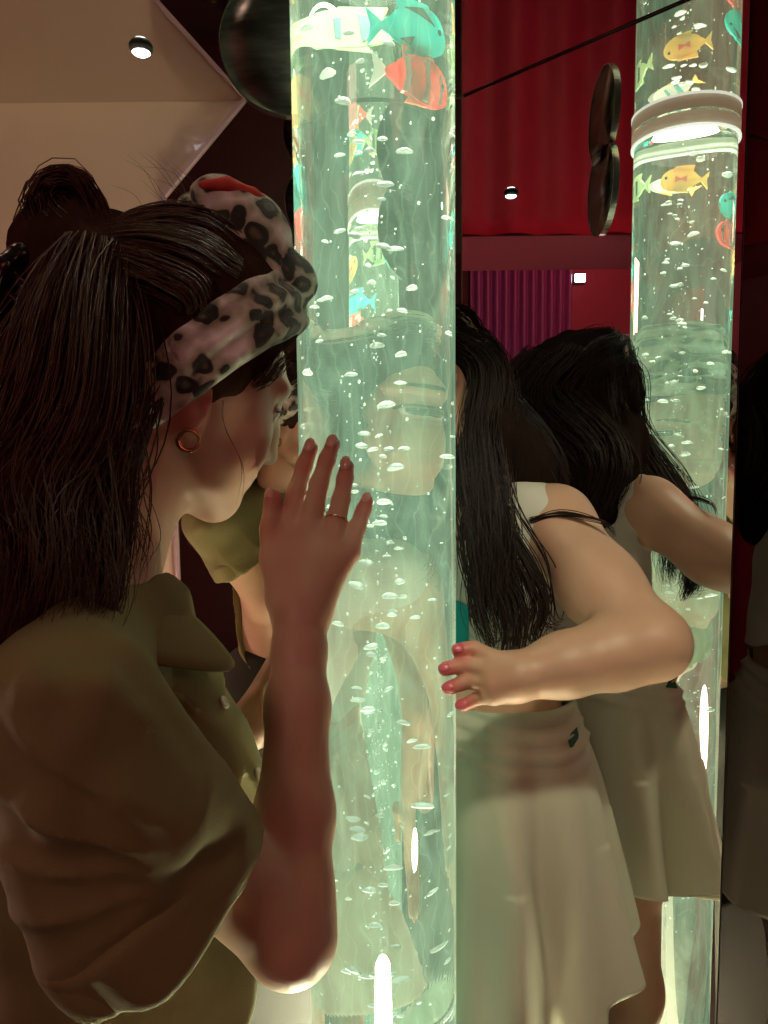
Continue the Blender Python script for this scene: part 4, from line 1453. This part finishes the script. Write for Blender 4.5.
# her left side: hair falls in front of the shoulder
Hg.chain([Gl(.0, .078, .02), A(494, 440, .945), A(486, 520, .895), A(488, 585, .87)], [.026, .022, .020, .016], .03)
Hg.chain([Gl(-.06, .05, .0), A(520, 470, .995), A(535, 520, 1.005)], [.045, .042, .03], .04)
Hg.chain([Gl(-.08, -.01, .0), Gl(-.10, .0, -.10), P3(.15, 1.06, 1.27)], [.065, .060, .045], .04)
Hg.chain([Gl(-.06, -.06, .0), Gl(-.06, -.085, -.08), P3(.0, 1.045, 1.27)], [.045, .045, .03], .04)
Hg.warp(lambda x, y, z: .003 * np.sin(130 * x + 25 * z + 3 * np.sin(12 * z)) * np.sin(120 * y + 18 * z))
link('hair', Hg.mesh('ghair', 1), hair_base_mat('dark_brown_hair_mass', (0.020, 0.011, 0.008), (0.010, 0.006, 0.004)), girl)
G = []
for yy, zz in ((.078, .01), (.07, .045), (.05, .08), (.02, .1), (-.02, .1), (-.05, .08), (-.07, .045), (-.078, .01)):
    s_ = 1 if yy > 0 else -1
    gd([Gl(.055, yy * .15, .098 - abs(yy) * .2), Gl(.015, yy * .9, zz * .9 + .035), Gl(-.05, yy * 1.15, zz * .9), Gl(-.085, yy * .9, zz - .09), Gl(-.10, yy * 1.0, zz - .19)], 260, .020, .022, jit=.004, w=.0006)
# left front fall with wavy ends
gd([Gl(.04, .02, .10), Gl(.025, .080, .05), A(480, 430, .93), A(476, 510, .880), A(486, 590, .855), A(515, 645, .845)], 480, .014, .022, belly=.006, wave=.020, freq=1.7, jit=.010, w=.0006, m=30, lmin=.68)
gd([Gl(.0, .04, .11), Gl(-.02, .088, .03), A(494, 440, .955), A(488, 520, .905), A(502, 590, .868), A(545, 640, .855)], 420, .016, .018, belly=.006, wave=.020, freq=1.8, jit=.010, w=.0006, m=30, lmin=.68)
for i, (x, y, n) in enumerate([(487, 645, 30), (503, 655, 34), (522, 652, 34), (540, 640, 30), (556, 625, 18)]):
    gd([A(478 + i * 3, 430, .925), A(482 + i * 6, 510, .885), A(484 + i * 12, 565, .862), A(x - 6 + 5 * (i % 2), 605, .850), A(x, y, .842), A(x + 12, y + 4, .842)], n, .004, .006, belly=.006, wave=.014, freq=1.5, ph=i, jit=.006, w=.0010)
gd([A(470, 470, .89), A(466, 540, .868), A(474, 600, .86), A(490, 648, .85)], 26, .005, .006, wave=.008, jit=.005, w=.0009)
# back fall, in the mirror
gd([Gl(-.06, .05, .08), Gl(-.10, .07, -.02), A(532, 480, 1.01), A(548, 535, 1.03)], 360, .035, .035, belly=.02, wave=.008, jit=.008, w=.0007)
gd([Gl(-.09, 0, .07), Gl(-.12, .0, -.04), P3(.150, 1.07, 1.33), P3(.155, 1.075, 1.22)], 400, .05, .045, belly=.02, wave=.008, jit=.008, w=.0007)
gd([Gl(-.05, -.05, .07), Gl(-.06, -.09, -.02), P3(.03, 1.07, 1.32), P3(.02, 1.06, 1.20)], 320, .03, .03, belly=.02, wave=.01, jit=.008, w=.0007)
gd([Gl(.04, -.04, .09), Gl(.03, -.085, .02), Gl(.02, -.10, -.08), Gl(.03, -.10, -.17), Gl(.035, -.085, -.24)], 280, .014, .018, belly=.012, wave=.012, jit=.007, w=.0006)
# one long lock blown across the shoulder
gd([A(530, 520, .90), A(556, 513, .885), A(585, 516, .868), A(606, 524, .86), A(617, 540, .86)], 14, .004, .001, jit=.002, w=.0006)
V, F = strand_mesh(G, 8, 3)
link('hair_strands', mesh_np('ghs', V, F), M_ghair, girl)

# hair band with a little flower
pts = [Gl(.028 - .01 * abs(math.cos(t)), .088 * math.cos(t), .032 + .103 * math.sin(t)) for t in np.linspace(-.15, PI + .15, 40)]
V, F = tubes([np.array(pts)], [np.full(40, .0042)], 8)
hbg = link('hairband', mesh_np('hairband', V, F), M_band, girl)
fl = Gl(.02, -.062, .112)
bm = bmesh.new()
for i in range(5):
    a = i * 2 * PI / 5
    bmesh.ops.create_uvsphere(bm, u_segments=10, v_segments=8, radius=1, matrix=Matrix.Translation(fl + GR @ np.array([.012 * math.cos(a), .012 * math.sin(a) * .6, .012 * math.sin(a) * .8])) @ Matrix.Diagonal((.008, .008, .008, 1)))
link('flower', from_bm('flower', bm), M_band, hbg)
# ================================================================== light
w = bpy.data.worlds.new('world'); SC.world = w
w.use_nodes = True
w.node_tree.nodes['Background'].inputs['Color'].default_value = (0.30, 0.12, 0.12, 1)
w.node_tree.nodes['Background'].inputs['Strength'].default_value = 0.05
# red light on the drape
lamp('red_floodlight', 'AREA', (-1.5, 0.3, 2.55), 8, (1.0, 0.10, 0.14), 0.6, (-2.3, 0.2, 1.0))
lamp('added_red_fill', 'AREA', (1.3, -1.4, 2.5), 4, (1.0, 0.16, 0.18), 0.8, (0.6, 0.6, 1.2))  # unseen red fill, added to redden the mirrored room and the backs
lamp('added_room_fill', 'AREA', (-1.2, -1.5, 2.5), 9, (1.0, 0.55, 0.45), 0.6, (-0.2, 0.6, 1.2))  # unseen warm fill added behind the eye, no fitting there
lamp('added_girl_key', 'SPOT', (0.36, 0.16, 1.88), 13, (0.97, 0.97, 0.68), 0.03, (0.22, 0.93, 1.14), spot=math.radians(39)).data.spot_blend = 0.35  # key light made up to brighten the girl's face and arm
lamp('added_neck_fill', 'SPOT', (0.34, 0.73, 0.32), 11, (1.0, 0.95, 0.62), 0.04, (-0.17, 0.63, 1.33), spot=math.radians(40))  # no real fixture: added to lighten the woman's neck and jaw
lamp('added_wall_fill', 'POINT', (-0.95, 0.80, 0.95), 5.6, (1.0, 0.66, 0.54), 0.08)  # added out of view to brighten the cream wall
cy = SC.cycles
cy.max_bounces = 14; cy.transmission_bounces = 10; cy.glossy_bounces = 8; cy.diffuse_bounces = 3
cy.caustics_refractive = False
cy.sample_clamp_indirect = 4.0
cy.use_denoising = True
vs = SC.view_settings
vs.view_transform = 'Standard'; vs.look = 'None'; vs.gamma = 1.0; vs.exposure = 0.3
vs.use_curve_mapping = False
